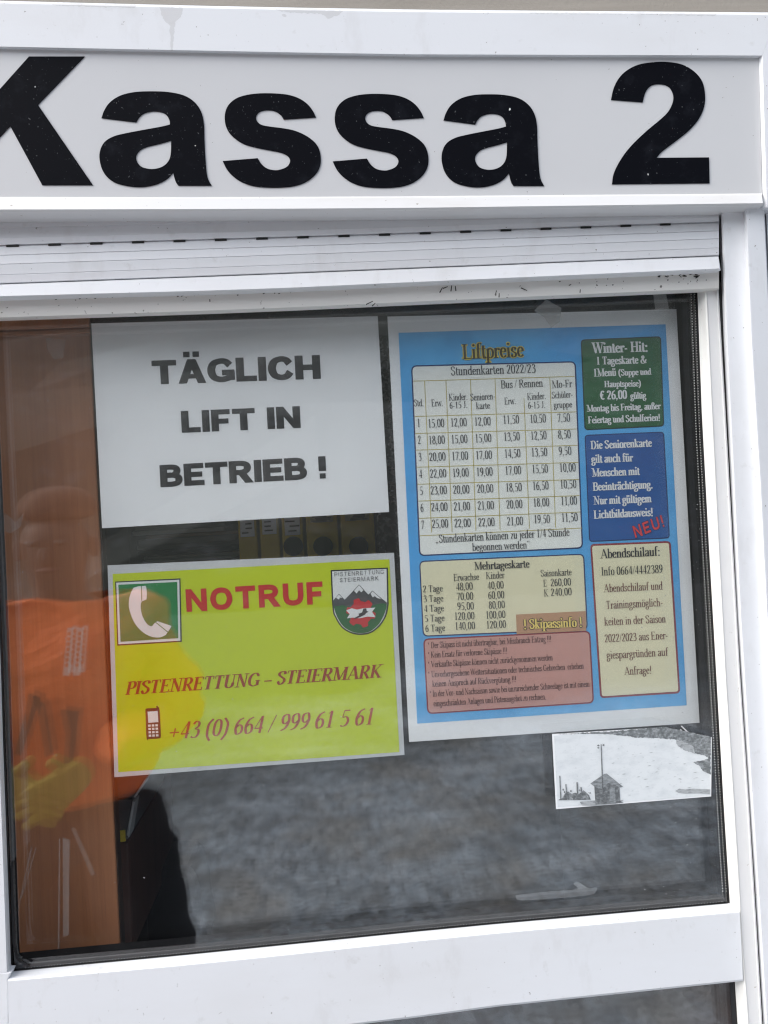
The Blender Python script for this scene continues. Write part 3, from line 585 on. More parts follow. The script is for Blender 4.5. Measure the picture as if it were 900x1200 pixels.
def binder(x0, x1, board, label, text, hole=True, low=False):
    p0, p1 = at(x0, 640, YS), at(x1, 640, YS); W = p1.x - p0.x; H = .285
    t = thing('ring_binder', text, 'binder', (p0.x + W / 2, YS, sz), 'binders on the shelf behind the glass')
    b = BM(); box(b, (p0.x + W / 2, YS + .14, sz + H / 2), (W - .002, .28, H), bevel=.002); obj('cover', b, board, t)
    if label:
        b = BM(); zt = at((x0 + x1) / 2, label[0], YS).z; zb = at((x0 + x1) / 2, label[1], YS).z
        box(b, (p0.x + W / 2, YS - .0006, (zt + zb) / 2), (W * .68, .001, zt - zb)); lb = obj('spine_label', b, PAPL if not low else mat('dim_label', (.40, .36, .22), .6), t)
        b = BM()
        for k in range(5):
            box(b, (p0.x + W / 2 + random.uniform(-.003, .003), YS - .0016, zb + (zt - zb) * (.15 + .17 * k)), (W * random.uniform(.3, .5), .0006, .0016))
        obj('print_lines', b, SHELFM, lb)
    if hole:
        b = BM(); bmesh.ops.create_cone(b, cap_ends=True, segments=24, radius1=.0125, radius2=.0125, depth=.004, matrix=Matrix.Translation((p0.x + W / 2, YS - .001, at(0, 640, YS).z + (at((x0 + x1) / 2, 640, YS).z - at(0, 640, YS).z))) @ Matrix.Rotation(R(90), 4, 'X')); obj('finger_hole', b, HOLE, t)
binder(279, 303, MUST, (598, 629), 'narrow mustard binder with a grey label, nearest the dark paper stack', hole=False)
binder(304.5, 329, MUST, (596, 626), 'narrow mustard binder with a grey label, between two others with grey labels', hole=False)
binder(330.5, 357, MUST, (594, 627), 'narrow mustard binder with a grey label, next to the broad binder with finger hole', hole=True)
binder(359, 398, MUST, (602, 612), 'broad mustard binder with round finger hole, left one of the broad pair', low=True)
binder(399.5, 441, MUST, (600, 610), 'broad mustard binder with round finger hole, right one of the broad pair', low=True)
binder(442.5, 482, GREYB, None, 'dark binder with finger hole, last in the row beside the blue price poster')
STACKP = mat('dark_papers', (0.30, 0.29, 0.28), 0.7)
t = thing('paper_stack', 'untidy stack of dark folders lying flat on the shelf left of the binders', 'paper stack', (at(215, 660, YS).x, YS, sz))
z = sz + .001
STM = [STACKP, mat('black_folder', (.022, .022, .024), .5), mat('grey_papers', (.60, .60, .58), .7), mat('brown_folder', (.34, .25, .19), .6)]
for k in range(13):
    h = random.choice((.004, .006, .008, .005)); b = BM()
    box(b, (at(215, 640, YS).x + random.uniform(-.008, .008), YS + .12 + random.uniform(-.012, .008), z + h / 2), (random.uniform(.115, .13), .18, h - .0008), bevel=.001, rot=Matrix.Rotation(random.uniform(-.05, .05), 3, 'Z'))
    obj('folder', b, STM[(k * 7 + k // 3) % 4], t); z += h
b = BM(); box(b, (at(134, 620, YS).x, YS + .1, sz + .075), (.035, .2, .148), bevel=.003)
tag(obj('storage_box', b, mat('brown_box', (.055, .036, .026), .6)), 'dark brown box end beside the wooden panel, left of the paper stack', 'box')
b = BM(); box(b, (at(205, 372, .3).x, .35, at(205, 372, .3).z + .05), (.17, .2, .125), bevel=.004)
tag(obj('blue_case', b, mat('dull_blue', (.035, .075, .14), .5)), 'dull blue case showing as a thin strip above the large printed white notice', 'case')
b = BM(); box(b, (at(205, 372, .3).x, .37, at(205, 372, .3).z - .024), (.26, .28, .02))
tag(obj('upper_shelf', b, SHELFM), 'dark upper shelf behind the top edge of the white notice', 'shelf')

# desk things at lower left
YD = 0.10
t = thing('cash_register', 'dark cash register with a slanted grey edge and small yellow sticker', 'cash register', at(160, 990, YD))
b = BM(); prism(b, [(120, 905), (174, 908), (156, 937), (155, 950), (149.5, 984), (120, 987)], YD, YD + .22, bevel=.002); obj('housing', b, vary(mat('anthracite_plastic', (.085, .088, .094), .45), [((60, 60, 60), 3, .5, .7, (.11, .11, .115), .6)]), t)
b = BM()
for q in ([(170, 913), (173, 914), (158.5, 935), (156.3, 934)], [(155.3, 939), (158, 940), (151, 982), (148.2, 978)]): prism(b, q, YD - .004, YD + .02, bevel=.0006)
obj('edge_trim', b, mat('grey_trim', (.42, .43, .44), .4), t)
b = BM(); prism(b, [(125, 936), (155, 935), (155, 937), (125, 938)], YD - .0015, YD + .003); obj('seam', b, HOLE, t)
b = BM(); prism(b, [(132, 974.5), (146.6, 973), (147, 986), (132.5, 987.5)], YD - .0012, YD + .002); obj('sticker', b, mat('yellow_sticker', (.8, .6, .05), .5), t)
b = BM(); prism(b, [(120, 989), (150, 987), (155.5, 1114), (120, 1118)], YD + .02, YD + .3, bevel=.002)
tag(obj('desk_pedestal', b, vary(mat('dark_red_wood', (.11, .05, .038), .5), [((60, 60, 3), 4, .4, .7, (.06, .026, .02), .7)])), 'narrow dark reddish wood pedestal under the cash register', 'pedestal')
ch = outline([[(171, 1120), (169, 1050), (172, 1024), (185, 1019), (203, 1018), (222, 1020), (232, 1040), (236, 1075), (238, 1120)]])
b = BM(); prism(b, ch, .30, .40, bevel=.012); tag(obj('chair_back', b, mat('black_upholstery', (.006, .006, .007), .85)), 'black padded chair back low in the dark beside the pedestal', 'chair')
b = BM(); prism(b, [(14, 1190), (880, 1100), (930, 1700), (14, 1700)], .07, .09); tag(obj('lower_backing', b, vary(mat('dark_backing', (.05, .045, .045), .6), [((3, 3, 3), 4, .5, .65, (.10, .05, .04), .8)])), 'dark backing panel added behind the lower glass under the white transom', 'counter')  # added backing that keeps the lower pane dark
# ================================================================== NOTICES (taped inside the inner pane)
YP = 0.0262; ST = 0.00022
PAPER = vary(mat('white_paper', (0.87, 0.885, 0.89), 0.6), [((9, 9, 9), 4, .45, .75, (.81, .825, .835), .8)], ((7, 7, 7), 2, .004, .6))
LAM = vary(mat('laminated_margin', (0.62, 0.64, 0.66), 0.35), [((14, 14, 14), 4, .45, .75, (.52, .54, .56), .8)])
INK = mat('black_ink', (0.018, 0.018, 0.02), 0.55)
def sheet(name, q, Y, m, parent, th=0.0003):
    b = BM(); prism(b, q, Y, Y + th); return obj(name, b, m, parent)
def zf(ox, oy, sc): return (ox, oy, sc)
Z = lambda fr, pts: [(x / fr[2] + fr[0], y / fr[2] + fr[1]) for x, y in pts]

# --- white notice
N1 = thing('printed_notice', 'white landscape sheet with three bold black lines, TÄGLICH LIFT IN BETRIEB', 'notice', at(280, 612, YP))
sheet('paper', [(107, 379), (442.6, 370.5), (456, 600), (119.6, 619)], YP, PAPER, N1)
F3 = (90, 360, 2.368)
b = BM()
HP = (.155, .115)
write(b, 'TÄGLICH', (210, 215), (678, 199), 67, YP - ST, HP, SANS, False, 0, F3, gap=.04)
write(b, 'LIFT IN', (291, 349), (622, 335), 61, YP - ST, HP, SANS, False, 0, F3, gap=.05)
write(b, 'BETRIEB !', (232, 500), (694, 475), 62, YP - ST, HP, SANS, False, 0, F3, gap=.04)
obj('lettering', b, INK, N1)

# --- yellow-green emergency notice
F4 = (110, 630, 2.368)
N2 = thing('emergency_notice', 'laminated yellow-green sheet headed NOTRUF in red, with green telephone symbol', 'notice', at(300, 900, YP))
sheet('laminate', Z(F4, [(38, 77), (833, 42), (862, 603), (57, 665)]), YP, LAM, N2)
LIME = vary(mat('lime_print', (0.55, 0.66, 0.003), 0.5), [((7, 7, 7), 3, .4, .7, (.52, .62, .005), .8)])
sheet('printed_field', Z(F4, [(52, 101), (820, 60), (848, 595), (68, 651)]), YP - ST, LIME, N2, ST * .8)
RED = mat('red_print', (0.56, 0.016, 0.022), 0.5); DRED = mat('dark_red_print', (0.33, 0.032, 0.012), 0.5)
b = BM(); write(b, 'NOTRUF', (255, 207), (641, 184), 63, YP - 2 * ST, (.125, .115), SANS, False, 0, F4, gap=.08); obj('heading', b, RED, N2)
b = BM(); write(b, 'PISTENRETTUNG – STEIERMARK', (86, 437), (797, 388), 36, YP - 2 * ST, (.085, .03), SERIF, True, .22, F4)
obj('organisation_line', b, DRED, N2)
b = BM(); write(b, '+43 (0) 664 / 999 61 5 61', (203, 561), (776, 518), 46, YP - 2 * ST, (.062, .024), SERIF, True, .22, F4)
obj('phone_number', b, mat('rust_red_print', (.42, .05, .02), .5), N2)
GREEN = vary(mat('signal_green', (0.006, 0.20, 0.045), 0.5), [((12, 12, 12), 3, .4, .7, (.01, .24, .07), .8)]); WHITEP = mat('white_print', (0.78, 0.8, 0.8), 0.55)
b = BM(); flat(b, Z(F4, [(59, 122), (240, 113), (244, 289), (65, 300)]), YP - 2 * ST, 0); flat(b, Z(F4, [(62, 125), (237, 117), (240, 286), (68, 296)]), YP - 3 * ST, 1)
flat(b, Z(F4, [(68, 131), (231, 123), (234, 279), (74, 289)]), YP - 4 * ST, 2)
hs = outline([Z(F4, [(110, 139), (104, 150)]), Z(F4, [(98, 168), (97, 190), (103, 215), (115, 240), (135, 262), (160, 275), (183, 277)]), Z(F4, [(200, 270), (213, 250)]), Z(F4, [(215, 245)]), Z(F4, [(176, 232), (168, 238), (160, 246), (148, 240), (138, 225), (132, 208), (130, 190), (133, 178)]), Z(F4, [(146, 172), (147, 155), (145, 137)]), Z(F4, [(142, 134), (125, 135)])])
filled(b, [hs], YP - 5 * ST, 0, 3)
for q in ([(131, 134), (133, 134), (134, 176), (132, 176)], [(171, 236), (172.5, 234.5), (207, 262), (205.5, 264)]): flat(b, Z(F4, q), YP - 6 * ST, 2)
obj('telephone_symbol', b, [INK, WHITEP, GREEN, WHITEP], N2)
# rescue emblem: shield with peaks, red cogged disc and a skier
GREYM = mat('peak_grey', (.07, .075, .08), .5); DGREEN = mat('emblem_green', (.01, .12, .03), .5)
def shield(g):
    return outline([Z(F4, [(657 - g, 90 - g)]), Z(F4, [(816 + g, 83 - g)]), Z(F4, [(818 + g, 185), (812 + g, 215), (796 + g * .7, 243 + g * .7), (770, 264 + g), (742, 270 + g), (715, 266 + g), (688 - g * .7, 250 + g * .7), (670 - g, 222), (662 - g, 195)])])
b = BM(); filled(b, [shield(0)], YP - 2 * ST, 0, 0); filled(b, [shield(-4)], YP - 3 * ST, 0, 1)
mt = Z(F4, [(664, 190), (663, 176), (680, 156), (696, 172), (712, 156), (736, 130), (754, 150), (762, 158), (773, 147), (790, 162), (813, 180), (813, 186), (806, 212), (792, 238), (768, 259), (742, 265), (716, 261), (692, 246), (675, 220), (667, 197)])
filled(b, [mt], YP - 4 * ST, 0, 2)
for tri in ([(736, 132), (748, 146), (742, 152), (736, 146), (729, 155), (722, 148)], [(680, 158), (690, 168), (683, 166), (680, 172), (672, 167)], [(773, 149), (788, 162), (797, 170), (786, 168), (780, 162), (774, 166), (768, 156)]): filled(b, [Z(F4, tri)], YP - 5 * ST, 0, 1)
filled(b, [outline([Z(F4, [(665, 191)]), Z(F4, [(690, 188), (740, 196), (790, 184), (812, 186)]), Z(F4, [(806, 212), (792, 238), (768, 259), (742, 265), (716, 261), (692, 246), (675, 220)])])], YP - 5 * ST, 0, 3)
cx, cy = 741, 209; gear = []
for k in range(48):
    a = k / 48 * 2 * math.pi; r = 41 if (k % 8) < 4 else 32; gear.append((cx + math.cos(a) * r, cy + math.sin(a) * r))
filled(b, [Z(F4, gear)], YP - 6 * ST, 0, 4)
filled(b, [Z(F4, [(700, 202), (716, 196), (730, 200), (748, 196), (770, 195), (781, 194), (772, 206), (782, 221), (760, 219), (738, 224), (720, 222), (702, 224), (710, 212)])], YP - 7 * ST, 0, 1)
filled(b, [Z(F4, [(748, 197), (756, 196), (757, 203), (762, 206), (756, 209), (752, 214), (738, 221), (722, 226), (721, 224), (736, 216), (734, 211), (744, 208)])], YP - 8 * ST, 0, 0)
LP = (.05, .05)
write(b, 'PISTENRETTUNG', (667, 109), (806, 101), 13, YP - 5 * ST, LP, SANS, False, 0, F4, mi=0, gap=.12)
write(b, 'STEIERMARK', (682, 125), (791, 119), 13, YP - 5 * ST, LP, SANS, False, 0, F4, mi=0, gap=.12)
obj('rescue_emblem', b, [INK, WHITEP, GREYM, DGREEN, RED], N2)
b = BM(); ph = outline([Z(F4, [(143, 478), (147, 474)]), Z(F4, [(176, 473), (182, 477)]), Z(F4, [(186, 550), (182, 557)]), Z(F4, [(152, 559), (146, 556)])])
filled(b, [ph], YP - 2 * ST, 0, 0); flat(b, Z(F4, [(173, 467), (177, 467), (178, 475), (174, 475)]), YP - 2 * ST, 0)
flat(b, Z(F4, [(149, 483), (177, 481), (179, 512), (151, 514)]), YP - 3 * ST, 1)
for r_ in range(4):
    for c_ in range(3):
        x, y = 150.5 + c_ * 10 + r_ * .5, 519 + r_ * 9.3 - c_ * .4; flat(b, Z(F4, [(x, y), (x + 7, y - .3), (x + 7.3, y + 5.5), (x + .3, y + 5.8)]), YP - 3 * ST, 1)
obj('mobile_phone_symbol', b, [mat('dark_maroon_print', (.03, .01, .012), .5), WHITEP], N2)

# --- blue price poster
N3 = thing('price_poster', 'tall laminated blue poster headed Liftpreise, with price tables and coloured text boxes', 'poster', at(650, 860, YP))
sheet('laminate', [(454, 371), (792.6, 362.3), (819.8, 847), (479.5, 869.5)], YP, PAPER, N3)
BLUE = vary(mat('blue_print', (0.085, 0.40, 0.80), 0.45), [((5, 5, 5), 2, .4, .65, (.14, .50, .85), .8), ((30, 30, 30), 3, .45, .7, (.07, .30, .62), .4)])
sheet('blue_field', [(467, 390), (780, 380), (804.7, 826.5), (489, 848)], YP - ST, BLUE, N3, ST * .8)
F5, F6, F7, F8 = (450, 360, 3.75), (670, 360, 4.617), (470, 610, 3.75), (670, 600, 4.283)
NAVY = mat('navy_line', (.012, .03, .13), .5); TBL = mat('pale_table_print', (.86, .88, .83), .5); MUSTL = mat('mustard_line', (.5, .42, .10), .5)
TXT = mat('grey_black_text', (.035, .035, .04), .5); BEI = mat('beige_print', (.80, .76, .53), .5); WREDL = mat('wine_line', (.26, .02, .035), .5)
Y1, Y2, Y3, Y4 = YP - 2 * ST, YP - 3 * ST, YP - 4 * ST, YP - 5 * ST
def panel(name, q, fill, line, lw, r=6):
    b = BM(); face(b, [at(x, y, Y1) for x, y in rounded(grow(q, lw / 2), r + lw / 2)], 0); face(b, [at(x, y, Y2) for x, y in rounded(grow(q, -lw / 2), r - lw / 2)], 1)
    return obj(name, b, [line, fill], N3)
REG, BLD = (.056, .026), (.085, .028)
YEL = mat('yellow_print', (.72, .6, .12), .5)
b = BM(); write(b, 'Liftpreise', (345, 229), (615, 217), 66, Y3, (.13, .085), SERIF, True, 0, F5, mi=0); write(b, 'Liftpreise', (345, 229), (615, 217), 66, Y4, (.07, .026), SERIF, True, 0, F5, mi=1)
obj('heading', b, [YEL, mat('brown_text', (.07, .05, .015), .5)], N3)
pt = panel('price_table', [(482.5, 429), (674, 424), (682.5, 642), (492, 651)], TBL, NAVY, 1.6)
b = BM()
def seg(p, q, fr, wd=.75):
    a, c = Vector(Z(fr, [p])[0]), Vector(Z(fr, [q])[0]); d = (c - a).normalized(); n = Vector((-d.y, d.x)) * wd / 2
    flat(b, [tuple(a + n), tuple(c + n), tuple(c - n), tuple(a - n)], Y3)
seg((128, 325), (838, 304), F5)
Lr = [(135, 480), (137, 555), (140, 628), (143, 703), (147, 778), (150, 852), (153, 928)]; Rr = [(845, 460), (848, 535), (850, 607), (853, 682), (856, 757), (859, 828), (862, 900)]
for p, q in zip(Lr, Rr): seg(p, q, F5)
seg((83, 67), (795, 33), F7)
for (a, c), y0 in zip(((178, 207), (272, 297), (380, 402), (488, 508), (612, 637), (729, 752)), (325, 322, 318, 315, 400, 308)):
    seg((a + (c - a) * (y0 - 320) / 640, y0), (c + 2, 990 - (a - 178) * .04), F5)
obj('grid_lines', b, MUSTL, pt)
b = BM()
def wr(t, p0, p1, cap, fr, pen=REG, mi=0, **k): write(b, t, p0, p1, cap, Y4, pen, SERIF, True, k.get('shear', 0), fr, mi)
wr('Stundenkarten 2022/23', (293, 300), (668, 288), 39, F5)
for t, x0, x1, y0, y1, cap in (('Std.', 131, 175, 436, 434, 30), ('Erw.', 208, 260, 436, 434, 30), ('Kinder.', 285, 368, 411, 407, 30), ('6-15 J.', 288, 368, 446, 442, 29), ('Senioren-', 379, 489, 411, 404, 30), ('karte', 405, 466, 448, 445, 29),
    ('Bus / Rennen', 513, 699, 357, 349, 35), ('Erw.', 529, 580, 428, 425, 30), ('Kinder.', 629, 712, 408, 403, 30), ('6-15 J.', 633, 710, 446, 442, 29), ('Mo-Fr', 738, 827, 356, 351, 33), ('Schüler-', 737, 830, 401, 396, 29), ('gruppe', 746, 827, 443, 440, 28)):
    wr(t, (x0, y0), (x1, y1), cap, F5)
rows = [l.split() for l in ('1 15,00 12,00 12,00 11,50 10,50 7,50', '2 18,00 15,00 15,00 13,50 12,50 8,50', '3 20,00 17,00 17,00 14,50 13,50 9,50', '4 22,00 19,00 19,00 17,00 15,50 10,00', '5 23,00 20,00 20,00 18,50 16,50 10,50', '6 24,00 21,00 21,00 20,00 18,00 11,00', '7 25,00 22,00 22,00 21,00 19,50 11,50')]
colx = [(146, 160), (193, 266), (292, 365), (397, 470), (523, 595), (641, 713), (762, 835)]; ybase = [528, 529, 525, 521, 513, 509, 505]
for k, rw in enumerate(rows):
    for c, t in enumerate(rw):
        x0, x1 = colx[c]; dx = 2.9 * k; dy = (74.6, 73.6, 73.8, 73.8, 74.4, 73.6, 73)[c] * k
        if c == 6 and len(t) == 4: x1 -= 16
        wr(t, (x0 + dx, ybase[c] + dy), (x1 + dx, ybase[c] + dy - 2.5), 37, F5)
wr('„Stundenkarten können zu jeder 1/4 Stunde', (152, 99), (741, 67), 36, F7); wr('begonnen werden“', (313, 134), (568, 122), 34, F7)
obj('lettering', b, TXT, pt)
pm = panel('multi_day_panel', Z(F7, [(82, 180), (802, 148), (818, 478), (98, 508)]), BEI, NAVY, 1.4)
b = BM()
wr('Mehrtageskarte', (323, 217), (565, 206), 34, F7, (.075, .026)); wr('Erwachse', (230, 266), (343, 261), 30, F7); wr('Kinder', (373, 257), (455, 253), 30, F7); wr('Saisonkarte', (613, 247), (750, 240), 30, F7)
wr('E', (625, 291), (641, 290), 30, F7); wr('260,00', (657, 289), (748, 285), 33, F7); wr('K', (628, 334), (648, 333), 31, F7); wr('240,00', (658, 332), (751, 328), 33, F7)
for k, (t, a, c) in enumerate((('2', '48,00', '40,00'), ('3', '70,00', '60,00'), ('4', '95,00', '80,00'), ('5', '120,00', '100,00'), ('6', '140,00', '120,00'))):
    dx, dy = 2.6 * k, 43.3 * k
    wr(t + ' Tage', (96 + dx, 316 + dy), (184 + dx, 312 + dy), 30, F7)
    wr(a, ((242 if k < 3 else 226) + dx, 307 + dy), (316 + dx, 304 + dy), 33, F7); wr(c, ((380 if k < 3 else 364) + dx, 302 + dy), (452 + dx, 298 + dy), 33, F7)
obj('lettering', b, TXT, pm)
pk = panel('pass_rules_panel', Z(F7, [(100, 522), (828, 487), (845, 800), (118, 848)]), vary(mat('pink_print', (.60, .32, .27), .5), [((25, 25, 25), 2, .4, .7, (.62, .35, .30), .7)]), WREDL, 1.6)
b = BM(); SM = (.056, .026)
for t, x0, x1, y0, y1 in (('* Der Skipass ist nicht übertragbar, bei Missbrauch Entzug !!!', 117, 661, 562, 532), ('* Kein Ersatz für verlorene Skipässe !!!', 117, 467, 604, 584), ('* Verkaufte Skipässe können nicht zurückgenommen werden', 118, 667, 646, 614),
    ('* Unvorhergesehene Wettersituationen oder technisches Gebrechen  erheben', 119, 803, 690, 651), ('keinen Anspruch auf Rückvergütung !!!', 138, 507, 731, 709), ('* In der Vor- und Nachsaison sowie bei unzureichender Schneelage ist mit einem', 125, 829, 775, 730), ('eingeschränkten Anlagen und Pistenangebot zu rechnen.', 143, 638, 817, 786)):
    wr(t, (x0, y0), (x1, y1), 27, F7, SM)
obj('lettering', b, mat('maroon_text', (.07, .018, .02), .5), pk)
b = BM(); flat(b, Z(F7, [(505, 413), (811, 398), (814, 484), (508, 499)]), YP - 3.6 * ST, 0)
b2 = b; write(b, '! Skipassinfo !', (539, 477), (797, 466), 42, Y4, (.15, .10), SERIF, True, 0, F7, 1); write(b, '! Skipassinfo !', (539, 477), (797, 466), 42, Y4 - ST, (.085, .035), SERIF, True, 0, F7, 2)
obj('pass_info_tab', b, [mat('salmon_print', (.52, .30, .17), .5), INK, mat('pale_yellow_print', (.85, .66, .18), .5)], N3)
pg = panel('winter_offer_panel', Z(F6, [(52, 178), (480, 160), (497, 642), (72, 663)]), vary(mat('dark_green_print', (.012, .105, .03), .5), [((60, 60, 60), 3, .4, .7, (.02, .135, .05), .8)]), mat('black_green_line', (.006, .03, .02), .5), 1.4, 4)
b = BM(); WB = (.095, .042)
for t, x0, x1, y0, y1, cap in (('Winter- Hit:', 115, 413, 249, 240, 56), ('1 Tageskarte &', 133, 406, 311, 303, 42), ('1Menü', 117, 242, 376, 371, 42), ('(Suppe und', 253, 430, 371, 364, 34), ('Hauptspeise)', 177, 375, 433, 428, 34), ('€ 26,00', 152, 300, 500, 495, 47), ('gültig', 318, 403, 497, 493, 36),
    ('Montag bis Freitag, außer', 83, 481, 566, 551, 36), ('Feiertag und Schulferien!', 89, 480, 629, 614, 37)): wr(t, (x0, y0), (x1, y1), cap, F6, WB)
obj('lettering', b, WHITEP, pg)
pb_ = panel('senior_notice_panel', [(685.6, 510.2), (777.6, 506.3), (784.4, 630.3), (691, 634.6)], vary(mat('deep_blue_print', (.012, .10, .34), .5), [((9, 9, 9), 3, .4, .7, (.015, .075, .29), .8)]), NAVY, 1.2, 4)
b = BM()
for t, x0, x1, y0, y1, cap in (('Die Seniorenkarte', 103, 434, 768, 754, 44), ('gilt auch für', 107, 331, 843, 834, 44), ('Menschen mit', 111, 368, 917, 907, 44), ('Beeinträchtigung.', 115, 439, 993, 979, 44), ('Nur mit gültigem', 120, 432, 1068, 1055, 44), ('Lichtbildausweis!', 120, 441, 1144, 1129, 44)): wr(t, (x0, y0), (x1, y1), cap, F6, WB)
obj('lettering', b, WHITEP, pb_)
b = BM(); LEAN_keep = LEAN.copy(); LEAN.x, LEAN.y = -.28, -.97
write(b, 'NEU!', (318, 133), (470, 74), 62, Y4, (.14, .135), SANS, False, 0, F8, 0, gap=.14); write(b, 'NEU!', (318, 133), (470, 74), 62, Y4 - ST, (.09, .085), SANS, False, 0, F8, 1, gap=.14)
LEAN.x, LEAN.y = LEAN_keep.x, LEAN_keep.y
obj('news_flash', b, [NAVY, mat('bright_red_print', (.68, .05, .05), .5)], N3)
pa_ = panel('night_skiing_panel', Z(F8, [(97, 166), (492, 150), (540, 905), (147, 930)]), BEI, WREDL, 2.2, 4)
b = BM()
wr('Abendschilauf:', (145, 233), (445, 219), 46, F8, (.075, .026)); wr('Info 0664/4442389', (148, 319), (458, 306), 42, F8, (.058, .024))
obj('heading', b, TXT, pa_)
b = BM()
for t, x0, x1, y0, y1 in (('Abendschilauf und', 161, 457, 403, 389), ('Trainingsmöglich-', 172, 458, 487, 472), ('keiten in der Saison', 164, 473, 570, 554), ('2022/2023 aus Ener-', 165, 484, 655, 637), ('giespargründen auf', 175, 484, 738, 721), ('Anfrage!', 265, 402, 818, 811)): wr(t, (x0, y0), (x1, y1), 40, F8, (.056, .024))
obj('lettering', b, mat('brown_print', (.16, .05, .045), .5), pa_)

# --- small slope picture, lower right, stuck on the outer face
F9 = (640, 850, 4.2857)
YO = -0.0006
PIC = thing('slope_picture', 'small grey picture of a snowy slope and hut, low at the right', 'picture', at(740, 948, YO))
sheet('picture_paper', Z(F9, [(30, 44), (600, 10), (832, 60), (829, 357), (50, 421)]), YO, mat('picture_white', (.86, .88, .89), .5), PIC, .0004)
SNOW = vary(mat('printed_snow', (.74, .775, .79), .5), [((60, 60, 120), 6, .45, .7, (.60, .64, .66), .7), ((220, 220, 300), 4, .6, .75, (.42, .45, .46), .5)])
G1, G2, G3, G4 = [mat(n, c, .5) for n, c in (('printed_dark_forest', (.15, .165, .17)), ('printed_hut_roof', (.24, .26, .27)), ('printed_hut_wall', (.13, .14, .145)), ('printed_pale_grey', (.38, .40, .41)))]
for m_ in (G1, G2, G3, G4): vary(m_, [((330, 330, 360), 6, .42, .7, (.52, .55, .57), .65 if m_ in (G1, G4) else .4), ((120, 120, 500), 5, .5, .7, (.06, .065, .07), .6)])
b = BM()
filled(b, [Z(F9, [(40, 52), (590, 14), (820, 64), (822, 352), (58, 411)])], YO - .0002, 0, 0)
filled(b, [rough(Z(F9, [(60, 44), (330, 30), (600, 8), (828, 58), (826, 168), (790, 150), (745, 140), (738, 104), (700, 86), (650, 72), (560, 64), (450, 62), (420, 54), (300, 44), (180, 42)]), 1.2, .55)], YO - .0004, 0, 1)
filled(b, [rough(Z(F9, [(826, 160), (826, 248), (808, 240), (788, 230), (768, 202), (735, 184), (790, 176)]), 1.2, .5)], YO - .0004, 0, 1)
filled(b, [rough(Z(F9, [(650, 72), (700, 84), (740, 108), (742, 140), (700, 128), (660, 100)]), 1.2, .7)], YO - .00045, 0, 4)
filled(b, [Z(F9, [(222, 292), (292, 244), (304, 242), (386, 308), (372, 312), (340, 296), (310, 290), (282, 320), (246, 310)])], YO - .0007, 0, 2)
filled(b, [Z(F9, [(242, 308), (288, 268), (312, 284), (368, 308), (372, 380), (388, 388), (340, 392), (248, 398)])], YO - .0006, 0, 3)
for q in ([(274, 95), (278, 95), (290, 380), (283, 380)], [(66, 254), (71, 254), (77, 374), (71, 374)], [(152, 286), (160, 286), (162, 360), (155, 360)], [(172, 310), (178, 310), (184, 372), (177, 372)], [(96, 296), (102, 296), (106, 340), (100, 340)]): flat(b, Z(F9, q), YO - .00085, 3 if q[0][0] > 270 else 1)
for (x, y, w_, h_) in ((262, 101, 14, 9), (288, 99, 13, 9), (262, 113, 12, 8)): flat(b, Z(F9, [(x - w_ / 2, y), (x, y - h_ / 2), (x + w_ / 2, y), (x, y + h_ / 2)]), YO - .00095, 3)
filled(b, [Z(F9, [(85, 362), (92, 345), (110, 332), (128, 345), (145, 338), (165, 345), (188, 326), (205, 340), (216, 352), (224, 374), (60, 376)])], YO - .0006, 0, 1)
filled(b, [Z(F9, [(648, 330), (668, 318), (700, 322), (740, 318), (824, 322), (822, 346), (760, 340), (700, 342), (665, 338)])], YO - .0006, 0, 4)
filled(b, [Z(F9, [(168, 384), (300, 372), (390, 376), (360, 392), (250, 404), (180, 402)])], YO - .0005, 0, 4)
for k in range(26):
    x, y = random.uniform(85, 230), random.uniform(322, 374); r = random.uniform(2, 5); flat(b, Z(F9, [(x - r, y), (x, y - r * 1.5), (x + r, y), (x, y + r)]), YO - .0009 - k * 1e-6, random.choice((1, 3, 4)))
for k in range(40):
    x, y = random.uniform(330, 800), random.uniform(110, 330); r = random.uniform(1.5, 5); flat(b, Z(F9, [(x - r * 2.5, y + r * .5), (x, y - r * .3), (x + r * 2.5, y - r * .3), (x, y + r * .4)]), YO - .00075 - k * 1e-6, 4)
filled(b, [Z(F9, [(318, 318), (345, 312), (350, 388), (322, 390)])], YO - .0009, 0, 2)
obj('printed_scene', b, [SNOW, G1, G2, G3, G4], PIC)

# --- tape, streaks, smears
def film(name, q, Y, m, label, cat, group=None):
    b = BM(); prism(b, q, Y, Y + .0001); return tag(obj(name, b, m), label, cat, group)
YT = 0.0250
film('adhesive_tape', [(626, 364), (640, 351), (658, 361), (656, 377), (646, 384), (638, 372)], YT - .0006, TAPE, 'crumpled clear tape piece over the top edge of the blue poster', 'tape')
film('adhesive_tape', [(765, 342), (780, 341), (784, 362), (768, 363)], YT - .0006, TAPE, 'short upright clear tape strip at the top right corner of the blue poster', 'tape')
film('adhesive_tape', [(54, 396), (77, 398), (74, 420), (63, 421), (55, 409)], YT - .0006, film_mat('dull_tape', (.5, .45, .42), .16), 'faint worn tape patch on the glass high over the wood panel', 'tape')
film('adhesive_tape', [(2, 600), (10, 604), (18, 612), (28, 601), (24, 618), (12, 625), (3, 622)], YT - .0006, film_mat('torn_tape', (.6, .5, .45), .2), 'torn tape remnant at the left edge of the glass above the orange reflection', 'tape')
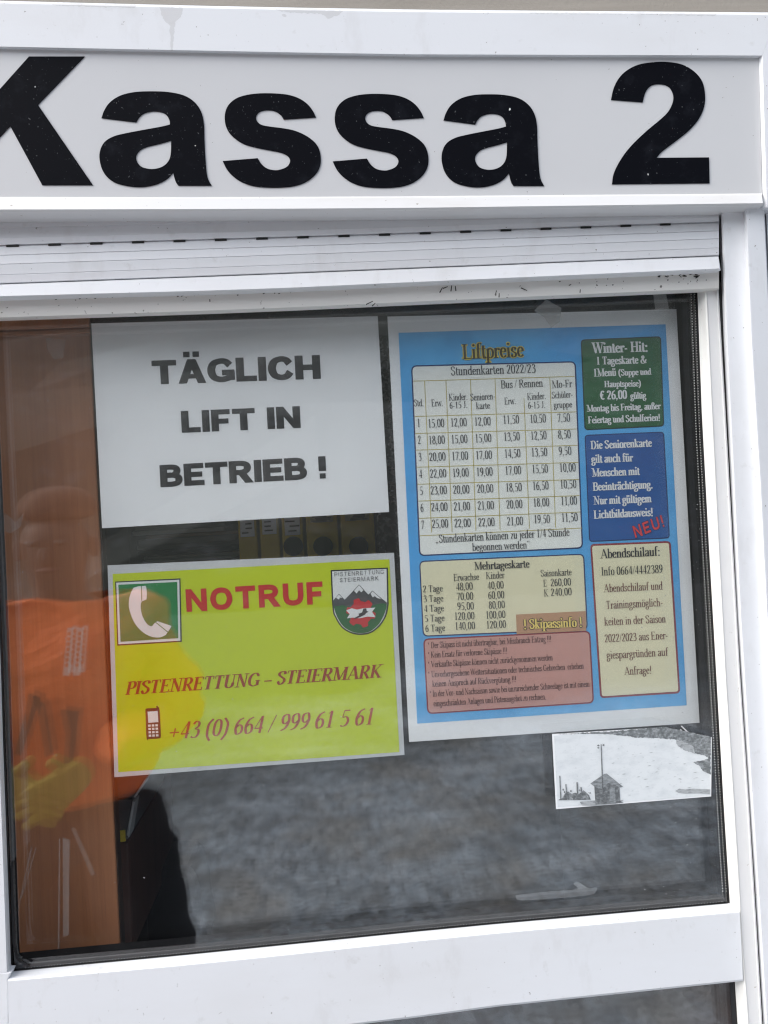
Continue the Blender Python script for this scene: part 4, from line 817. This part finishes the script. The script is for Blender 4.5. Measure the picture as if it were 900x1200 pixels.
for k, (q, l) in enumerate((([(36.5, 992), (38.2, 992), (21.5, 1068), (19.8, 1066)], 'long thin slanted glue streak nearest the left gasket'), ([(41.4, 993), (42.8, 993.5), (26, 1052), (24.6, 1051)], 'shorter slanted glue streak right beside the longest slanted one'), ([(69, 983), (70.6, 983), (69.4, 1119), (67.6, 1119)], 'thin upright glue streak left of a wider milky one'), ([(73.5, 982), (81.5, 984), (80.5, 1096), (74, 1098)], 'broad milky upright streak on the glass over the wood panel'), ([(83, 970), (88, 970), (112, 1024), (107, 1027)], 'faint broad slanted streak to the right of the upright ones'))):
    film('glue_streak', q, YT - .0006, STREAK if k != 4 else film_mat('faint_streak', (.8, .75, .7), .07), l, 'streak', 'glue streaks low on the glass')
film('glue_smear', outline([[(604, 1049), (640, 1045), (676, 1042), (672, 1036), (678, 1034), (690, 1041), (699, 1040), (698, 1045), (690, 1049), (650, 1053), (610, 1055)]]), YT - .0006, SMEAR, 'pale elongated glue smear at the lower right of the glass', 'smear')
film('scratch_mark', [(797.5, 851), (799, 850.3), (814, 864.5), (812.5, 865)], -.0004, DUST, 'short white slanted scratch mark below the poster corner, upper of two', 'scratch', 'scratches below the poster corner')
film('scratch_mark', [(796.5, 855), (798, 854.5), (809, 866), (807.5, 866.5)], -.0004, DUST, 'short white slanted scratch mark below the poster corner, lower of two', 'scratch', 'scratches below the poster corner')

# ================================================================== PERSON OUTSIDE, SEEN MIRRORED IN THE GLASS
DP = 1.3                                                            # metres in front of the glass
def mir(px, py, d=DP):
    p = at(px, py, d); return Vector((p.x, -p.y, p.z))
PX = mir(72, 700).x; PZ = .93
def skin(name, verts, edges, radii, m, parent, sub=2, root=0, fold=0):
    me = bpy.data.meshes.new(name); me.from_pydata([tuple(v) for v in verts], edges, []); me.materials.append(m)
    o = bpy.data.objects.new(name, me); COL.objects.link(o)
    md = o.modifiers.new('skin', 'SKIN'); md.use_smooth_shade = True
    for i, r in enumerate(radii):
        s = me.skin_vertices[0].data[i]; s.radius = r if isinstance(r, tuple) else (r, r); s.use_root = (i == root)
    sb = o.modifiers.new('sub', 'SUBSURF'); sb.levels = sub; sb.render_levels = sub
    dg = bpy.context.evaluated_depsgraph_get(); ev = bpy.data.meshes.new_from_object(o.evaluated_get(dg))
    bpy.data.objects.remove(o)
    if fold:
        from mathutils import noise
        for v in ev.vertices:
            p = Vector((v.co.x * 7, v.co.y * 7, v.co.z * 11)); q = noise.noise_vector(p) + .5 * noise.noise_vector(p * 2.3)
            v.co += Vector((q.x, q.y, q.z * .5)) * fold
    n = bpy.data.objects.new(name, ev); COL.objects.link(n)
    for p in ev.polygons: p.use_smooth = True
    if parent is not None: n.parent = parent
    return n
PER = thing('person', 'person in a bright orange jacket and yellow gloves, mirrored in the left of the glass', 'person', (PX, -DP, 0)); PER.scale = (1, 1, PZ)
SKINM = mat('skin', (.11, .07, .055), .7); TROU = mat('dark_trousers', (.012, .012, .014), .8); BOOTM = mat('black_boots', (.01, .01, .01), .6)
ORANGE = vary(mat('orange_jacket_cloth', (.98, .17, .015), .6), [((6, 6, 14), 4, .5, .75, (.75, .10, .01), .5)], ((12, 12, 20), 4, .03, .8))
GLOVE = mat('yellow_gloves', (.34, .27, .02), .7)
# body (skin coloured head, neck and trunk core) as one continuous mesh
skin('body', [(0, 0, .95), (0, 0, 1.15), (0, 0, 1.36), (0, .01, 1.47), (0, .03, 1.55), (0, .035, 1.63), (0, .02, 1.71), (.17, 0, 1.40), (-.17, 0, 1.40), (.10, 0, .88), (.11, .01, .5), (.11, -.01, .09), (-.10, 0, .88), (-.11, .01, .5), (-.11, -.01, .09), (.11, .12, .05), (-.11, .12, .05)],
     [(0, 1), (1, 2), (2, 3), (3, 4), (4, 5), (5, 6), (2, 7), (2, 8), (0, 9), (9, 10), (10, 11), (0, 12), (12, 13), (13, 14), (11, 15), (14, 16)],
     [(.14, .10), (.13, .10), (.15, .10), .055, .07, .092, .075, .06, .06, .085, .06, .042, .085, .06, .042, .035, .035], SKINM, PER)
skin('trousers', [(0, 0, .96), (.12, 0, .86), (.165, .01, .5), (.175, 0, .10), (-.10, 0, .86), (-.07, .01, .5), (-.07, 0, .10)], [(0, 1), (1, 2), (2, 3), (0, 4), (4, 5), (5, 6)], [(.175, .13), .135, .125, .12, .135, .125, .12], TROU, PER, 3, 0, .022)
HX, HZ = mir(46, 935, DP - .28).x - PX, mir(46, 935, DP - .28).z / PZ
jk = skin('jacket', [(0, 0, .925), (0, 0, 1.03), (0, .01, 1.22), (0, .01, 1.37), (0, .01, 1.475), (.19, 0, 1.40), (.265, -.02, 1.14), (HX + .12, .22, HZ + .07), (-.20, 0, 1.40), (-.31, -.02, 1.14), (HX - .12, .22, HZ + .07)],
     [(0, 1), (1, 2), (2, 3), (3, 4), (3, 5), (5, 6), (6, 7), (3, 8), (8, 9), (9, 10)], [(.205, .165), (.225, .17), (.235, .17), (.205, .145), (.10, .095), .105, .092, .068, .105, .092, .068], ORANGE, PER, 3, 0, .028)
for s in (1, -1):                                                   # gloved hands held together: palm, four fingers and a thumb, slightly curled
    V_ = [(HX + s * .10, .235, HZ + .05), (HX + s * .055, .27, HZ + .01)]; E__ = [(0, 1)]; Rr_ = [.038, .04]
    for k, (dz, ln) in enumerate(((.035, .062), (.012, .075), (-.012, .072), (-.035, .055))):
        i = len(V_); V_ += [(HX + s * .02, .285, HZ + dz), (HX + s * (.02 - ln * .5), .30, HZ + dz - .012), (HX + s * (.02 - ln), .285, HZ + dz - .03)]; E__ += [(1, i), (i, i + 1), (i + 1, i + 2)]; Rr_ += [.0145, .0135, .0115]
    i = len(V_); V_ += [(HX + s * .05, .27, HZ + .055), (HX + s * .02, .285, HZ + .085)]; E__ += [(1, i), (i, i + 1)]; Rr_ += [.016, .013]
    skin('glove', V_, E__, Rr_, GLOVE, PER)
for s in (1, -1):
    skin('boot', [(s * .115, -.03, .06), (s * .115, .06, .055), (s * .118, .16, .045), (s * .115, -.01, .16)], [(0, 1), (1, 2), (0, 3)], [.058, .055, .048, .07], BOOTM, PER)
skin('knitted_hat', [(0, .0, 1.685), (0, .005, 1.74), (0, .01, 1.79)], [(0, 1), (1, 2)], [.112, .105, .06], mat('brown_hat', (.10, .055, .04), .9), PER)
# face: eyes, nose, mouth, ears
EYEM, LIPM = mat('eyes', (.05, .04, .035), .3), mat('lips', (.14, .07, .06), .5)
def blob(nm, c, r, m):
    bm = BM(); rr = bmesh.ops.create_uvsphere(bm, u_segments=10, v_segments=8, radius=1.0); bmesh.ops.scale(bm, vec=r, verts=rr['verts'])
    bmesh.ops.translate(bm, vec=Vector(c) + PER.location, verts=rr['verts']); obj(nm, bm, m, PER, True)
for sd_ in (1, -1): blob('eye', (sd_ * .034, .115, 1.635), (.013, .01, .009), EYEM); blob('ear', (sd_ * .092, .03, 1.62), (.012, .02, .03), SKINM)
blob('nose', (0, .13, 1.60), (.014, .018, .026), SKINM); blob('mouth', (0, .112, 1.565), (.026, .010, .007), LIPM)
b = BM()                                                            # two pale reflective tags on the chest
for x0 in (77.5, 89.5):
    q = [mir(x0 + 1, 736, DP - .17), mir(x0 + 8, 736, DP - .17), mir(x0 + 4, 792, DP - .17), mir(x0 - 4.5, 792, DP - .17)]
    q = [Vector((v.x, v.y, v.z / PZ)) for v in q]; face(b, q, 0)
    for k in range(7):
        t0 = .12 + .11 * k; c = q[0].lerp(q[3], t0).lerp(q[1].lerp(q[2], t0), .45); face(b, [c + Vector((-.004, .001, .004)), c + Vector((.003, .001, .004)), c + Vector((.003, .001, -.004)), c + Vector((-.004, .001, -.004))], 1)
for q in ([(33, 812), (47, 818), (40, 838), (24, 886), (16, 884), (28, 840)], [(41, 818), (52, 826), (62, 884), (52, 888), (46, 850)], [(70, 832), (92, 834), (88, 872), (84, 902), (74, 896), (76, 862)]):  # three dark patches low on the jacket front
    face(b, [Vector((v.x, v.y, v.z / PZ)) for v in (mir(x, y, DP - .215) for x, y in q)], 2)
obj('chest_trim', b, [mat('reflective_tape', (.9, .82, .75), .4), ORANGE, mat('dark_patch', (.12, .04, .025), .8)], PER)
